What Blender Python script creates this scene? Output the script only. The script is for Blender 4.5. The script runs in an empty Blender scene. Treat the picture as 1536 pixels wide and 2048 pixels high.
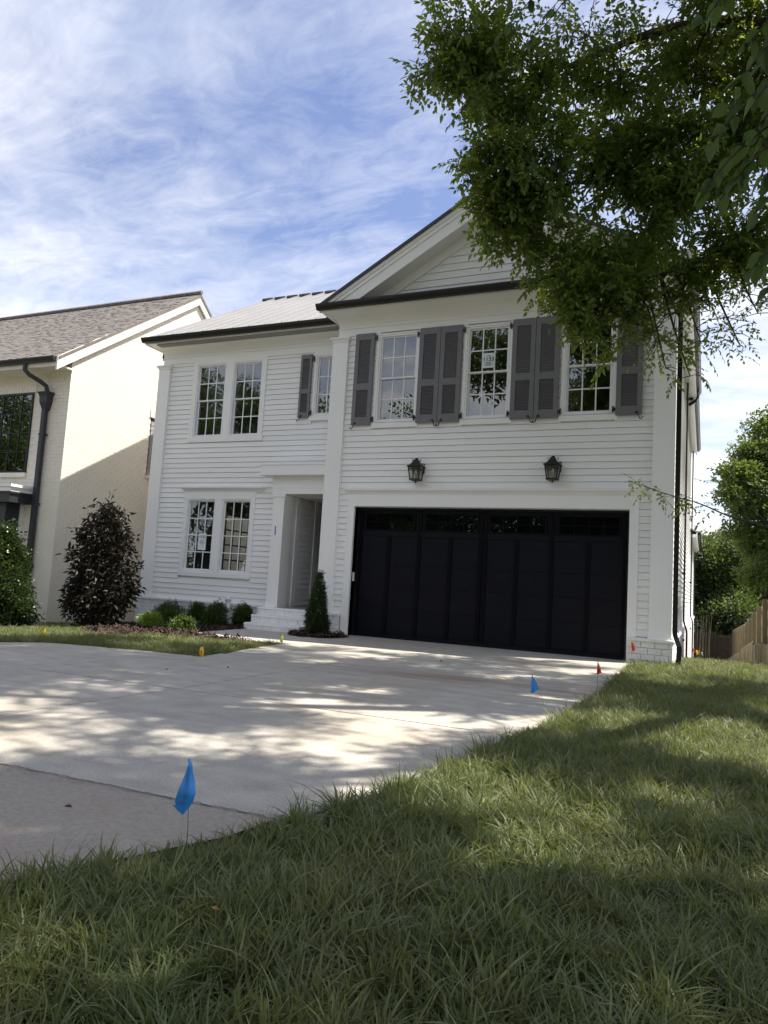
import bpy, math, random
import numpy as np
from mathutils import Vector, Matrix, Euler
R = math.radians
rng = np.random.default_rng(7)
random.seed(7)
sc = bpy.context.scene
C = sc.collection

# ------------------------------------------------------------------ camera
cd = bpy.data.cameras.new('camera'); cam = bpy.data.objects.new('camera', cd); C.objects.link(cam)
cd.sensor_fit = 'VERTICAL'; cd.sensor_height = 36.0; cd.lens = 36 * 1454.32 / 2048
cd.clip_start = 0.05; cd.clip_end = 2000
yaw, pitch, roll = -.420168, .0985655, .0593246
fwd = Vector((math.sin(yaw) * math.cos(pitch), math.cos(yaw) * math.cos(pitch), math.sin(pitch)))
rgt = Vector((math.cos(yaw), -math.sin(yaw), 0)); up = rgt.cross(fwd)
r2 = rgt * math.cos(roll) + up * math.sin(roll); u2 = -rgt * math.sin(roll) + up * math.cos(roll)
cam.matrix_world = Matrix(((r2.x, u2.x, -fwd.x, 0), (r2.y, u2.y, -fwd.y, 0), (r2.z, u2.z, -fwd.z, .977), (0, 0, 0, 1)))
sc.camera = cam

# ------------------------------------------------------------------ sun, sky, exposure
SUN = Vector((1.8, .85, 4.0)).normalized()
sl = bpy.data.lights.new('sun', 'SUN'); sl.energy = 3.5; sl.angle = R(.53); sl.color = (1, .93, .82)
so = bpy.data.objects.new('sun', sl); C.objects.link(so)
so.rotation_euler = SUN.to_track_quat('Z', 'Y').to_euler(); so.location = (20, 10, 40)
w = bpy.data.worlds.new('World'); sc.world = w; w.use_nodes = True
nt = w.node_tree; nt.nodes.clear(); N = nt.nodes.new; L = nt.links.new
def mth(op, a, b=None, c=None, clamp=False, tree=None):
    t = tree or nt
    n = t.nodes.new('ShaderNodeMath'); n.operation = op; n.use_clamp = clamp
    for i, v in enumerate((a, b, c)):
        if v is None: continue
        if isinstance(v, (int, float)): n.inputs[i].default_value = v
        else: t.links.new(v, n.inputs[i])
    return n.outputs[0]
sky = N('ShaderNodeTexSky'); sky.sky_type = 'NISHITA'; sky.sun_disc = False
sky.sun_elevation = math.asin(SUN.z); sky.sun_rotation = math.atan2(SUN.x, SUN.y)
sky.air_density = 1.0; sky.dust_density = .5; sky.ozone_density = 3.0
tc = N('ShaderNodeTexCoord'); sp = N('ShaderNodeSeparateXYZ'); L(tc.outputs['Generated'], sp.inputs[0])
zz = mth('ADD', mth('MAXIMUM', sp.outputs[2], 0.0), .16)
cx = N('ShaderNodeCombineXYZ'); L(mth('DIVIDE', sp.outputs[0], zz), cx.inputs[0]); L(mth('DIVIDE', sp.outputs[1], zz), cx.inputs[1])
def cloud(scale, stretch, rot, off, detail, rough, dist):
    m = N('ShaderNodeMapping'); L(cx.outputs[0], m.inputs[0]); m.inputs['Scale'].default_value = (scale, scale * stretch, 1)
    m.inputs['Rotation'].default_value = (0, 0, rot); m.inputs['Location'].default_value = off
    n = N('ShaderNodeTexNoise'); L(m.outputs[0], n.inputs['Vector']); n.inputs['Scale'].default_value = 1
    n.inputs['Detail'].default_value = detail; n.inputs['Roughness'].default_value = rough; n.inputs['Distortion'].default_value = dist
    return n.outputs['Fac']
big = cloud(.8, 1.5, R(25), (2.1, .4, 0), 5, .52, .3)
wisp = cloud(1.6, 2.2, R(-20), (1.3, 5.2, 0), 10, .66, 1.2)
fine = cloud(8.0, 1.5, R(35), (0, 0, 0), 8, .66, .9)
den = mth('ADD', mth('MULTIPLY', big, 1.15), mth('ADD', mth('MULTIPLY', wisp, .55), mth('MULTIPLY', fine, .33)))
den = mth('SUBTRACT', den, .79)
den = mth('MULTIPLY', den, 1.7, clamp=True)
hz = mth('SUBTRACT', 1.0, mth('MULTIPLY', mth('MAXIMUM', sp.outputs[2], 0.0), 2.3), clamp=True)
den = mth('ADD', den, mth('MULTIPLY', hz, .46), clamp=True)
sh = cloud(1.9, 1.3, R(10), (4, 2, 0), 6, .55, .2)
cr = N('ShaderNodeValToRGB'); L(sh, cr.inputs[0])
cr.color_ramp.elements[0].position = .3; cr.color_ramp.elements[0].color = (.58, .63, .74, 1)
cr.color_ramp.elements[1].position = .62; cr.color_ramp.elements[1].color = (1, .975, .94, 1)
b1 = N('ShaderNodeBackground'); b1.inputs[1].default_value = .066
hs = N('ShaderNodeHueSaturation'); hs.inputs['Hue'].default_value = .512; hs.inputs['Saturation'].default_value = .92; L(sky.outputs[0], hs.inputs['Color']); L(hs.outputs[0], b1.inputs[0])
b2 = N('ShaderNodeBackground'); L(cr.outputs[0], b2.inputs[0]); b2.inputs[1].default_value = .515
mx = N('ShaderNodeMixShader'); L(den, mx.inputs[0]); L(b1.outputs[0], mx.inputs[1]); L(b2.outputs[0], mx.inputs[2])
wo = N('ShaderNodeOutputWorld'); L(mx.outputs[0], wo.inputs[0])
sc.view_settings.view_transform = 'Standard'; sc.view_settings.look = 'None'
sc.view_settings.exposure = 1.58; sc.view_settings.gamma = 1
sc.view_settings.use_curve_mapping = False
sc.render.engine = 'CYCLES'
sc.cycles.use_denoising = True
sc.cycles.max_bounces = 8; sc.cycles.transparent_max_bounces = 16; sc.cycles.diffuse_bounces = 4
sc.cycles.sample_clamp_indirect = 6

# ------------------------------------------------------------------ materials
def pm(name, c1, c2=None, scale=3.0, rough=.6, metal=0.0, bump=0.0, bscale=40.0, stretch=(1, 1, 1), detail=6, c3=None, s3=.4, t3=(.5, .7), spec=.5, rnd=0.0):
    m = bpy.data.materials.new(name); m.use_nodes = True; t = m.node_tree; n = t.nodes; l = t.links
    p = n['Principled BSDF']; p.inputs['Roughness'].default_value = rough; p.inputs['Metallic'].default_value = metal
    p.inputs['Specular IOR Level'].default_value = spec
    g = n.new('ShaderNodeNewGeometry')
    mp = n.new('ShaderNodeMapping'); mp.inputs['Scale'].default_value = stretch; l.new(g.outputs['Position'], mp.inputs[0])
    col = None
    if c2 is None: c2 = tuple(x * .93 for x in c1)
    no = n.new('ShaderNodeTexNoise'); no.inputs['Scale'].default_value = scale; no.inputs['Detail'].default_value = detail
    l.new(mp.outputs[0], no.inputs['Vector'])
    r = n.new('ShaderNodeValToRGB'); r.color_ramp.elements[0].position = .32; r.color_ramp.elements[1].position = .68
    r.color_ramp.elements[0].color = (*c2, 1); r.color_ramp.elements[1].color = (*c1, 1); l.new(no.outputs['Fac'], r.inputs[0]); col = r.outputs[0]
    if c3:
        n3 = n.new('ShaderNodeTexNoise'); n3.inputs['Scale'].default_value = s3; n3.inputs['Detail'].default_value = 7; l.new(mp.outputs[0], n3.inputs['Vector'])
        r3 = n.new('ShaderNodeMapRange'); r3.inputs[1].default_value = t3[0]; r3.inputs[2].default_value = t3[1]; l.new(n3.outputs['Fac'], r3.inputs[0])
        mx = n.new('ShaderNodeMixRGB'); l.new(r3.outputs[0], mx.inputs[0]); l.new(col, mx.inputs[1]); mx.inputs[2].default_value = (*c3, 1); col = mx.outputs[0]
    if rnd:
        oi = n.new('ShaderNodeObjectInfo'); hv = n.new('ShaderNodeHueSaturation'); l.new(col, hv.inputs['Color'])
        mr = n.new('ShaderNodeMapRange'); mr.inputs[3].default_value = 1 - rnd; mr.inputs[4].default_value = 1 + rnd * .6; l.new(oi.outputs['Random'], mr.inputs[0])
        l.new(mr.outputs[0], hv.inputs['Value']); col = hv.outputs[0]
    l.new(col, p.inputs['Base Color'])
    if bump:
        nb = n.new('ShaderNodeTexNoise'); nb.inputs['Scale'].default_value = bscale; nb.inputs['Detail'].default_value = 4; l.new(mp.outputs[0], nb.inputs['Vector'])
        b = n.new('ShaderNodeBump'); b.inputs['Strength'].default_value = bump; b.inputs['Distance'].default_value = .01; l.new(nb.outputs['Fac'], b.inputs['Height']); l.new(b.outputs[0], p.inputs['Normal'])
    return m

def glassm(name, refl, tint, rough=0.0):
    m = bpy.data.materials.new(name); m.use_nodes = True; t = m.node_tree; n = t.nodes; l = t.links; n.clear()
    o = n.new('ShaderNodeOutputMaterial'); tr = n.new('ShaderNodeBsdfTransparent'); tr.inputs[0].default_value = (*tint, 1)
    gl = n.new('ShaderNodeBsdfGlossy'); gl.inputs['Roughness'].default_value = rough; gl.inputs[0].default_value = (.95, .98, 1, 1)
    fr = n.new('ShaderNodeFresnel'); fr.inputs[0].default_value = 1.5
    ge = n.new('ShaderNodeNewGeometry'); no = n.new('ShaderNodeTexNoise'); no.inputs['Scale'].default_value = 2.2; no.inputs['Detail'].default_value = 1; l.new(ge.outputs['Position'], no.inputs['Vector'])
    bp = n.new('ShaderNodeBump'); bp.inputs['Strength'].default_value = .05; bp.inputs['Distance'].default_value = .02; l.new(no.outputs['Fac'], bp.inputs['Height']); l.new(bp.outputs[0], gl.inputs['Normal'])
    ad = mth('ADD', fr.outputs[0], refl, clamp=True, tree=t)
    mx = n.new('ShaderNodeMixShader'); l.new(ad, mx.inputs[0]); l.new(tr.outputs[0], mx.inputs[1]); l.new(gl.outputs[0], mx.inputs[2]); l.new(mx.outputs[0], o.inputs[0])
    return m

def leafm(name, ca, cb, cc, trans=.35, rough=.45, tcol=(.30, .42, .05), patch=None):
    m = bpy.data.materials.new(name); m.use_nodes = True; t = m.node_tree; n = t.nodes; l = t.links
    p = n['Principled BSDF']; p.inputs['Roughness'].default_value = rough; p.inputs['Specular IOR Level'].default_value = .35
    oi = n.new('ShaderNodeObjectInfo'); at = n.new('ShaderNodeAttribute'); at.attribute_name = 'rnd'
    s = mth('FRACT', mth('ADD', mth('MULTIPLY', oi.outputs['Random'], .8), at.outputs['Fac'], tree=t), tree=t)
    r = n.new('ShaderNodeValToRGB'); e = r.color_ramp.elements; e[0].color = (*ca, 1); e[0].position = 0; e[1].color = (*cc, 1); e[1].position = 1
    k = e.new(.55); k.color = (*cb, 1); l.new(s, r.inputs[0]); rc = r.outputs[0]
    if patch:
        ge = n.new('ShaderNodeNewGeometry'); pn_ = n.new('ShaderNodeTexNoise'); pn_.inputs['Scale'].default_value = 1.6; pn_.inputs['Detail'].default_value = 5; l.new(ge.outputs['Position'], pn_.inputs['Vector'])
        pr_ = n.new('ShaderNodeMapRange'); pr_.inputs[1].default_value = .48; pr_.inputs[2].default_value = .72; pr_.inputs[4].default_value = .6; l.new(pn_.outputs['Fac'], pr_.inputs[0])
        pm_ = n.new('ShaderNodeMixRGB'); l.new(pr_.outputs[0], pm_.inputs[0]); l.new(rc, pm_.inputs[1]); pm_.inputs[2].default_value = (*patch, 1); rc = pm_.outputs[0]
    l.new(rc, p.inputs['Base Color'])
    o = n['Material Output']; td = n.new('ShaderNodeBsdfTranslucent')
    mc = n.new('ShaderNodeMixRGB'); mc.inputs[0].default_value = .6; l.new(rc, mc.inputs[1]); mc.inputs[2].default_value = (*tcol, 1); l.new(mc.outputs[0], td.inputs[0])
    mx = n.new('ShaderNodeMixShader'); mx.inputs[0].default_value = trans; l.new(p.outputs[0], mx.inputs[1]); l.new(td.outputs[0], mx.inputs[2]); l.new(mx.outputs[0], o.inputs[0])
    return m

WH = pm('white_paint_siding', (.88, .87, .845), (.855, .845, .82), 2.0, .5, bump=.15, bscale=60, stretch=(.15, 1, 1.4), rnd=.03)
TRIM = pm('white_paint_trim', (.89, .88, .855), (.865, .855, .83), 1.2, .42, bump=.05, bscale=25)
SASH = pm('white_vinyl', (.84, .84, .84), (.82, .82, .82), 2, .3)
BRW = pm('white_painted_brick', (.84, .83, .81), (.78, .77, .745), 9, .6, bump=.5, bscale=70, rnd=.05)
MORT = pm('white_mortar', (.70, .69, .67), (.62, .61, .59), 8, .85, bump=.5, bscale=120)
CRB = pm('cream_painted_brick', (.82, .77, .675), (.785, .735, .64), 3, .6, bump=.12, bscale=60)
CRM = pm('cream_mortar', (.79, .74, .645), (.74, .69, .60), 8, .85, bump=.4, bscale=120)
SHUT = pm('grey_shutter_paint', (.170, .165, .172), (.156, .151, .158), 3, .5, bump=.05)
BLK = pm('black_metal', (.012, .012, .014), (.008, .008, .01), 5, .35, .2)
BRZ = pm('dark_bronze_metal', (.035, .030, .026), (.02, .018, .016), 20, .45, .6, bump=.2, bscale=90)
DGR = pm('dark_grey_metal', (.035, .036, .042), (.03, .031, .036), 4, .4, .1)
DOOR = pm('black_door_paint', (.0060, .0063, .0112), (.0044, .0047, .0082), 4, .4, bump=.35, bscale=30, stretch=(.12, 1, 3.0), spec=.17)
DOORS = pm('black_door_stile', (.0026, .0027, .0046), (.002, .0021, .0034), 4, .4, bump=.3, bscale=30, stretch=(3, 1, .12), spec=.12)
MROOF = pm('grey_standing_seam', (.345, .34, .34), (.31, .305, .305), .8, .38, .25)
SHIN = pm('weathered_shingle', (.205, .188, .176), (.125, .114, .108), 9, .9, bump=.6, bscale=200, rnd=.2)
CONC = pm('pale_concrete', (.415, .39, .345), (.34, .318, .28), 5, .85, bump=.35, bscale=160, detail=10, c3=(.35, .295, .22), s3=.55, t3=(.50, .80))
def stain(mat):
    t = mat.node_tree; n = t.nodes; l = t.links; p = n['Principled BSDF']; src = p.inputs['Base Color'].links[0].from_socket
    g = n.new('ShaderNodeNewGeometry'); se = n.new('ShaderNodeSeparateXYZ'); l.new(g.outputs['Position'], se.inputs[0])
    mp = n.new('ShaderNodeMapping'); mp.inputs['Scale'].default_value = (.7, 3.0, 1); l.new(g.outputs['Position'], mp.inputs[0])
    no = n.new('ShaderNodeTexNoise'); no.inputs['Scale'].default_value = 1.3; no.inputs['Detail'].default_value = 9; no.inputs['Roughness'].default_value = .65; l.new(mp.outputs[0], no.inputs['Vector'])
    M_ = lambda op, a, b=None, c=False: mth(op, a, b, None, c, t)
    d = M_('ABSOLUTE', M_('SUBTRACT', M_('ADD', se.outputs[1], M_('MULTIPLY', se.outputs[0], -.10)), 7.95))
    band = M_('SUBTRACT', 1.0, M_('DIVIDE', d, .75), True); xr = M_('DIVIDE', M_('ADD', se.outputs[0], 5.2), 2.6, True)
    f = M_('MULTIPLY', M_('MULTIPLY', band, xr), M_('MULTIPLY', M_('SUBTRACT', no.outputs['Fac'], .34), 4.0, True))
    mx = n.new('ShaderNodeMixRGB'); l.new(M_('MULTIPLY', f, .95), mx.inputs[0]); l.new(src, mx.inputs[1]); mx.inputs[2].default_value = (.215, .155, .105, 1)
    # fine speckle and tyre-worn streaks
    n2 = n.new('ShaderNodeTexNoise'); n2.inputs['Scale'].default_value = 70; n2.inputs['Detail'].default_value = 3; l.new(g.outputs['Position'], n2.inputs['Vector'])
    mr = n.new('ShaderNodeMapRange'); mr.inputs[1].default_value = .25; mr.inputs[2].default_value = .75; mr.inputs[3].default_value = .80; mr.inputs[4].default_value = 1.16; l.new(n2.outputs['Fac'], mr.inputs[0])
    m3 = n.new('ShaderNodeTexNoise'); m3.inputs['Scale'].default_value = 1.0; m3.inputs['Detail'].default_value = 8; mp3 = n.new('ShaderNodeMapping'); mp3.inputs['Scale'].default_value = (1.2, 5, 1); mp3.inputs['Rotation'].default_value = (0, 0, .35); l.new(g.outputs['Position'], mp3.inputs[0]); l.new(mp3.outputs[0], m3.inputs['Vector'])
    mr3 = n.new('ShaderNodeMapRange'); mr3.inputs[1].default_value = .3; mr3.inputs[2].default_value = .7; mr3.inputs[3].default_value = .86; mr3.inputs[4].default_value = 1.10; l.new(m3.outputs['Fac'], mr3.inputs[0])
    vm = n.new('ShaderNodeVectorMath'); vm.operation = 'SCALE'; l.new(mx.outputs[0], vm.inputs[0]); l.new(M_('MULTIPLY', mr.outputs[0], mr3.outputs[0]), vm.inputs['Scale']); l.new(vm.outputs[0], p.inputs['Base Color'])
stain(CONC)
APR = pm('tan_apron_concrete', (.39, .345, .295), (.30, .265, .225), 45, .9, bump=.8, bscale=220, detail=8, c3=(.36, .26, .19), s3=1.2, t3=(.5, .75))
WALK = pm('walk_concrete', (.46, .43, .39), (.38, .355, .32), 7, .85, bump=.3, bscale=160, detail=10)
SOIL = pm('soil', (.038, .031, .020), (.02, .017, .011), 12, .95, bump=1, bscale=60, c3=(.045, .06, .02), s3=2, t3=(.4, .6))
MUL = pm('mulch_base', (.03, .016, .013), (.014, .008, .007), 30, .9, bump=1, bscale=90)
CHIP = leafm('mulch_chip', (.024, .013, .011), (.048, .024, .019), (.085, .052, .040), .0, .8)
BARK = pm('bark', (.055, .045, .036), (.025, .021, .018), 14, .9, bump=1, bscale=30, stretch=(1, 1, .3))
FENC = pm('treated_pine', (.30, .25, .155), (.215, .175, .105), 6, .8, bump=.5, bscale=40, stretch=(6, 6, .5), rnd=.15)
OLDF = pm('old_brown_fence', (.085, .06, .038), (.05, .035, .023), 6, .85, bump=.5, bscale=40, stretch=(5, 5, .5), rnd=.2)
INT = pm('interior_plaster', (.30, .29, .27), (.27, .26, .24), 2, .8)
PAP = pm('notice_paper', (.78, .83, .84), (.74, .79, .80), 4, .7)
INK = pm('ink', (.02, .03, .03), (.015, .02, .02), 4, .7)
GLS = glassm('window_glass', .125, (.62, .66, .65))
GLD = glassm('dark_window_glass', .0, (.45, .48, .48))
GLL = glassm('lantern_glass', .05, (.9, .9, .88))
CNDL = pm('candle_sleeve', (.55, .47, .30), (.5, .42, .27), 4, .5)
GRS = leafm('grass_blade', (.052, .078, .024), (.110, .142, .052), (.235, .230, .116), .30, .5, (.38, .42, .10), patch=(.165, .160, .070))
LEAF = leafm('tree_leaf', (.036, .074, .018), (.062, .112, .026), (.115, .160, .034), .55, .42, (.42, .50, .06))
BIGL = leafm('near_leaf', (.016, .034, .010), (.024, .046, .013), (.034, .060, .018), .35, .75, (.28, .40, .07))
HOLL = leafm('holly_leaf', (.011, .026, .010), (.019, .039, .013), (.055, .085, .032), .12, .3)
PURP = leafm('bronze_leaf', (.010, .010, .007), (.015, .014, .010), (.032, .027, .012), .06, .55, (.10, .06, .02))
BOXL = leafm('boxwood_leaf', (.013, .030, .009), (.021, .043, .012), (.038, .065, .02), .2, .4)
JUNI = leafm('bright_shrub_leaf', (.022, .048, .010), (.036, .070, .014), (.062, .095, .02), .25, .45)
LIME = leafm('lime_leaf', (.10, .18, .02), (.15, .25, .03), (.23, .32, .06), .3, .45, (.45, .6, .08))
FARL = leafm('far_leaf', (.022, .042, .011), (.038, .064, .017), (.070, .100, .027), .35, .5)
DARKL = leafm('dark_leaf', (.015, .030, .010), (.026, .046, .014), (.045, .070, .022), .3, .5)  # deeper green leaf colour for background trees
FLB = pm('blue_flag_vinyl', (.030, .25, .62), (.022, .20, .54), 30, .5)
FLR = pm('red_orange_flag_vinyl', (.85, .07, .02), (.75, .055, .018), 30, .5)
FLY = pm('yellow_flag_vinyl', (.85, .50, .01), (.78, .44, .01), 30, .5)
FLG = pm('lime_flag_vinyl', (.68, .80, .04), (.6, .7, .035), 30, .5)
FLT = pm('teal_flag_vinyl', (.25, .65, .50), (.22, .58, .45), 30, .5)
WIRE = pm('steel_wire', (.12, .10, .085), (.08, .065, .055), 30, .5, .6)
TAPE = pm('blue_tape', (.08, .16, .50), (.07, .14, .45), 20, .6)
PVC = pm('white_pvc', (.76, .77, .78), (.72, .73, .74), 4, .4)
GREY = pm('grey_plastic', (.32, .33, .34), (.28, .29, .30), 4, .5)
PAVER = pm('road_surface', (.20, .185, .165), (.15, .14, .125), 40, .9, bump=.6, bscale=200)

# ------------------------------------------------------------------ mesh helpers
class MB:
    def __init__(s): s.v = []; s.f = []
    def add(s, vs, fs):
        b = len(s.v); s.v += [tuple(p) for p in vs]; s.f += [tuple(i + b for i in q) for q in fs]; return s
    def box(s, x0, x1, y0, y1, z0, z1):
        return s.add([(x0, y0, z0), (x1, y0, z0), (x1, y1, z0), (x0, y1, z0), (x0, y0, z1), (x1, y0, z1), (x1, y1, z1), (x0, y1, z1)],
                     [(0, 3, 2, 1), (4, 5, 6, 7), (0, 1, 5, 4), (1, 2, 6, 5), (2, 3, 7, 6), (3, 0, 4, 7)])
    def hexa(s, p):   # 8 points, order as box
        return s.add(p, [(0, 3, 2, 1), (4, 5, 6, 7), (0, 1, 5, 4), (1, 2, 6, 5), (2, 3, 7, 6), (3, 0, 4, 7)])
    def prism(s, poly, ax, a0, a1):   # poly in the other two axes (order kept), extruded along ax
        n = len(poly)
        def P(q, a):
            return (a, q[0], q[1]) if ax == 'x' else (q[0], a, q[1]) if ax == 'y' else (q[0], q[1], a)
        vs = [P(q, a0) for q in poly] + [P(q, a1) for q in poly]
        fs = [tuple(range(n))[::-1], tuple(range(n, 2 * n))] + [(i, (i + 1) % n, n + (i + 1) % n, n + i) for i in range(n)]
        return s.add(vs, fs)
    def tube(s, pts, rad, n=6, cap=True):
        pts = [Vector(p) for p in pts]; rs = rad if isinstance(rad, (list, tuple)) else [rad] * len(pts)
        vs = []; ref = Vector((.31, .17, .93)).normalized()
        for i, p in enumerate(pts):
            d = (pts[min(i + 1, len(pts) - 1)] - pts[max(i - 1, 0)]).normalized()
            a = d.cross(ref)
            if a.length < .1: a = d.cross(Vector((1, 0, 0)))
            a.normalize(); b = d.cross(a)
            for k in range(n):
                t = 2 * math.pi * k / n; vs.append(p + (a * math.cos(t) + b * math.sin(t)) * rs[i])
        fs = [(i * n + k, i * n + (k + 1) % n, (i + 1) * n + (k + 1) % n, (i + 1) * n + k) for i in range(len(pts) - 1) for k in range(n)]
        if cap: fs += [tuple(range(n))[::-1], tuple(range((len(pts) - 1) * n, len(pts) * n))]
        return s.add(vs, fs)
    def sqtube(s, pts, wx, wy):   # rectangular downspout following points (section in x,y; offsets allowed)
        vs = []
        for (x, y, z) in pts: vs += [(x - wx, y - wy, z), (x + wx, y - wy, z), (x + wx, y + wy, z), (x - wx, y + wy, z)]
        fs = [(i * 4 + k, i * 4 + (k + 1) % 4, i * 4 + 4 + (k + 1) % 4, i * 4 + 4 + k) for i in range(len(pts) - 1) for k in range(4)]
        n = (len(pts) - 1) * 4
        return s.add(vs, fs + [(0, 1, 2, 3), (n, n + 1, n + 2, n + 3)])
    def lathe(s, prof, cx, cy, n=10):
        vs = []
        for r, z in prof:
            for k in range(n):
                t = 2 * math.pi * k / n; vs.append((cx + r * math.cos(t), cy + r * math.sin(t), z))
        fs = [(i * n + k, i * n + (k + 1) % n, (i + 1) * n + (k + 1) % n, (i + 1) * n + k) for i in range(len(prof) - 1) for k in range(n)]
        return s.add(vs, fs + [tuple(range(n))[::-1], tuple(range((len(prof) - 1) * n, len(prof) * n))])
    def mesh(s, name, mat, smooth=False):
        me = bpy.data.meshes.new(name); me.from_pydata(s.v, [], s.f); me.materials.append(mat)
        if smooth: me.shade_smooth()
        me.update(); return me
    def build(s, name, mat, parent=None, smooth=False):
        return link(name, s.mesh(name, mat, smooth), parent)
PLOC = {}
def link(name, me, parent=None, loc=None):
    o = bpy.data.objects.new(name, me); C.objects.link(o)
    if parent is not None:
        o.parent = parent
        if parent.name in PLOC: o.matrix_parent_inverse = Matrix.Translation(-PLOC[parent.name])
    if loc is not None: o.location = loc
    return o
def tag(o, label=None, cat=None, group=None, kind=None):
    if label: o['label'] = label
    if cat: o['category'] = cat
    if group: o['group'] = group
    if kind: o['kind'] = kind
    return o
def thing(name, loc, label, cat, group=None, world=True):
    """Empty at the base; world=True: its parts are given in world coordinates"""
    o = bpy.data.objects.new(name, None); C.objects.link(o); o.location = loc; o.empty_display_size = .2
    if world: PLOC[o.name] = Vector(loc)
    return tag(o, label, cat, group)
def BX(name, mat, parent, *b):
    m = MB(); m.box(*b); return m.build(name, mat, parent)
def struct(o): o['kind'] = 'structure'; return o

# ground height
def gz(x, y):
    z = 0.0
    if x < -7.5: z -= .36 * min(1.0, (-x - 7.5) / 5.8)
    if y > 13: z -= .07 * (y - 13)
    return z
GZ = np.vectorize(gz)

# point-instancing: one object whose mesh vertices carry rot / scl / idx
def protos(name, meshes):
    col = bpy.data.collections.new(name)
    for i, me in enumerate(meshes):
        col.objects.link(bpy.data.objects.new('%s_%02d' % (name, i), me))
    return col
_tree = {}
def scatter(name, pts, rots, scl, idx, col, parent=None):
    pts = np.asarray(pts, dtype=np.float32); n = len(pts)
    me = bpy.data.meshes.new(name); me.vertices.add(n); me.vertices.foreach_set('co', pts.ravel())
    for nm, ty, da, key in (('rot', 'FLOAT_VECTOR', rots, 'vector'), ('scl', 'FLOAT', scl, 'value'), ('idx', 'INT', idx, 'value')):
        a = me.attributes.new(nm, ty, 'POINT'); a.data.foreach_set(key, np.ascontiguousarray(np.asarray(da, dtype=np.int32 if ty == 'INT' else np.float32)).ravel())
    me.update()
    o = link(name, me, parent)
    if col.name not in _tree:
        g = bpy.data.node_groups.new('scatter_' + col.name, 'GeometryNodeTree')
        g.interface.new_socket('Geometry', in_out='INPUT', socket_type='NodeSocketGeometry')
        g.interface.new_socket('Geometry', in_out='OUTPUT', socket_type='NodeSocketGeometry')
        gi = g.nodes.new('NodeGroupInput'); go = g.nodes.new('NodeGroupOutput')
        ip = g.nodes.new('GeometryNodeInstanceOnPoints'); ci = g.nodes.new('GeometryNodeCollectionInfo')
        ci.inputs['Collection'].default_value = col; ci.inputs['Separate Children'].default_value = True; ci.inputs['Reset Children'].default_value = True
        def attr(nm, ty):
            a = g.nodes.new('GeometryNodeInputNamedAttribute'); a.data_type = ty; a.inputs['Name'].default_value = nm; return a.outputs['Attribute']
        g.links.new(gi.outputs[0], ip.inputs['Points']); g.links.new(ci.outputs[0], ip.inputs['Instance'])
        ip.inputs['Pick Instance'].default_value = True
        g.links.new(attr('idx', 'INT'), ip.inputs['Instance Index']); g.links.new(attr('rot', 'FLOAT_VECTOR'), ip.inputs['Rotation']); g.links.new(attr('scl', 'FLOAT'), ip.inputs['Scale'])
        g.links.new(ip.outputs[0], go.inputs[0]); _tree[col.name] = g
    md = o.modifiers.new('scatter', 'NODES'); md.node_group = _tree[col.name]
    return o
def mesh_rnd(vs, fs, rn, mat, name):
    me = bpy.data.meshes.new(name); me.from_pydata(vs, [], fs); me.materials.append(mat)
    a = me.attributes.new('rnd', 'FLOAT', 'FACE'); a.data.foreach_set('value', np.asarray(rn, dtype=np.float32)); me.shade_smooth(); me.update(); return me

# ------------------------------------------------------------------ setting: terrain, driveway
def grid_sheet(name, xs, ys, zf, mat):
    vs = [(x, y, zf(x, y)) for y in ys for x in xs]; nx = len(xs)
    fs = [(j * nx + i, j * nx + i + 1, (j + 1) * nx + i + 1, (j + 1) * nx + i) for j in range(len(ys) - 1) for i in range(nx - 1)]
    me = bpy.data.meshes.new(name); me.from_pydata(vs, [], fs); me.materials.append(mat); me.shade_smooth(); return struct(link(name, me))
xs = [-400, -150, -60, -30, -20, -16, -13.3, -11, -9, -7.5, -6, -5, -4, -3, -2, -1.1, -.5, 0, .5, 1.2, 2, 4, 8, 14, 30, 60, 150, 400]
ys = [-400, -150, -60, -30, -10, -4, 0, 1, 2, 3, 4, 6, 8, 10, 12, 13, 16, 20, 25, 30, 35, 42, 50, 60, 80, 150, 400]
grid_sheet('ground', xs, ys, lambda x, y: (gz(x, min(y, 60)) if x > -20 else -.4) - .035 - (.1 if -30 < x < -1.3 and 2 < y < 6 else 0), SOIL)

drive = struct(bpy.data.objects.new('driveway', None)); C.objects.link(drive)
EDGE = [(-1.05, 12.5), (-1.03, 11), (-1.0, 9.5), (-.98, 8), (-1.02, 7), (-1.08, 6), (-1.16, 5), (-1.24, 4.2), (-1.34, 3.5), (-1.48, 2.85), (-1.62, 2.45), (-1.8, 2.05), (-2.0, 1.6), (-2.3, 1.2), (-2.9, .6)]
def edge_x(y):
    e = EDGE[::-1]
    return float(np.interp(y, [p[1] for p in e], [p[0] for p in e]))
LAWNF = [(-5.82, 9.58), (-5.62, 8.3), (-5.44, 7.11), (-6.1, 7.06), (-6.85, 6.95), (-7.5, 6.78), (-8.2, 6.58), (-9.5, 6.15), (-11, 5.6), (-16, 4.2)]
def slab(poly, mat=CONC, th=.11):
    m = MB(); n = len(poly)
    m.add([(x, y, gz(x, min(y, 13))) for x, y in poly] + [(x, y, gz(x, min(y, 13)) - th) for x, y in poly],
          [tuple(range(n)), tuple(range(n, 2 * n))[::-1]] + [(i, n + i, n + (i + 1) % n, (i + 1) % n) for i in range(n)])
    return m.build('slab', mat, drive)
g_ = .008
def ed(y0, y1, st=.5):
    yy = [y0] + [round(y, 2) for y in np.arange(y0 + st, y1 - .1, st)] + [y1]
    return [(edge_x(y), y) for y in yy]
slab([(-4.05 + g_, 7.62 + g_)] + ed(7.62 + g_, 12.5) + [(-4.05 + g_, 12.5)])
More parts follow.
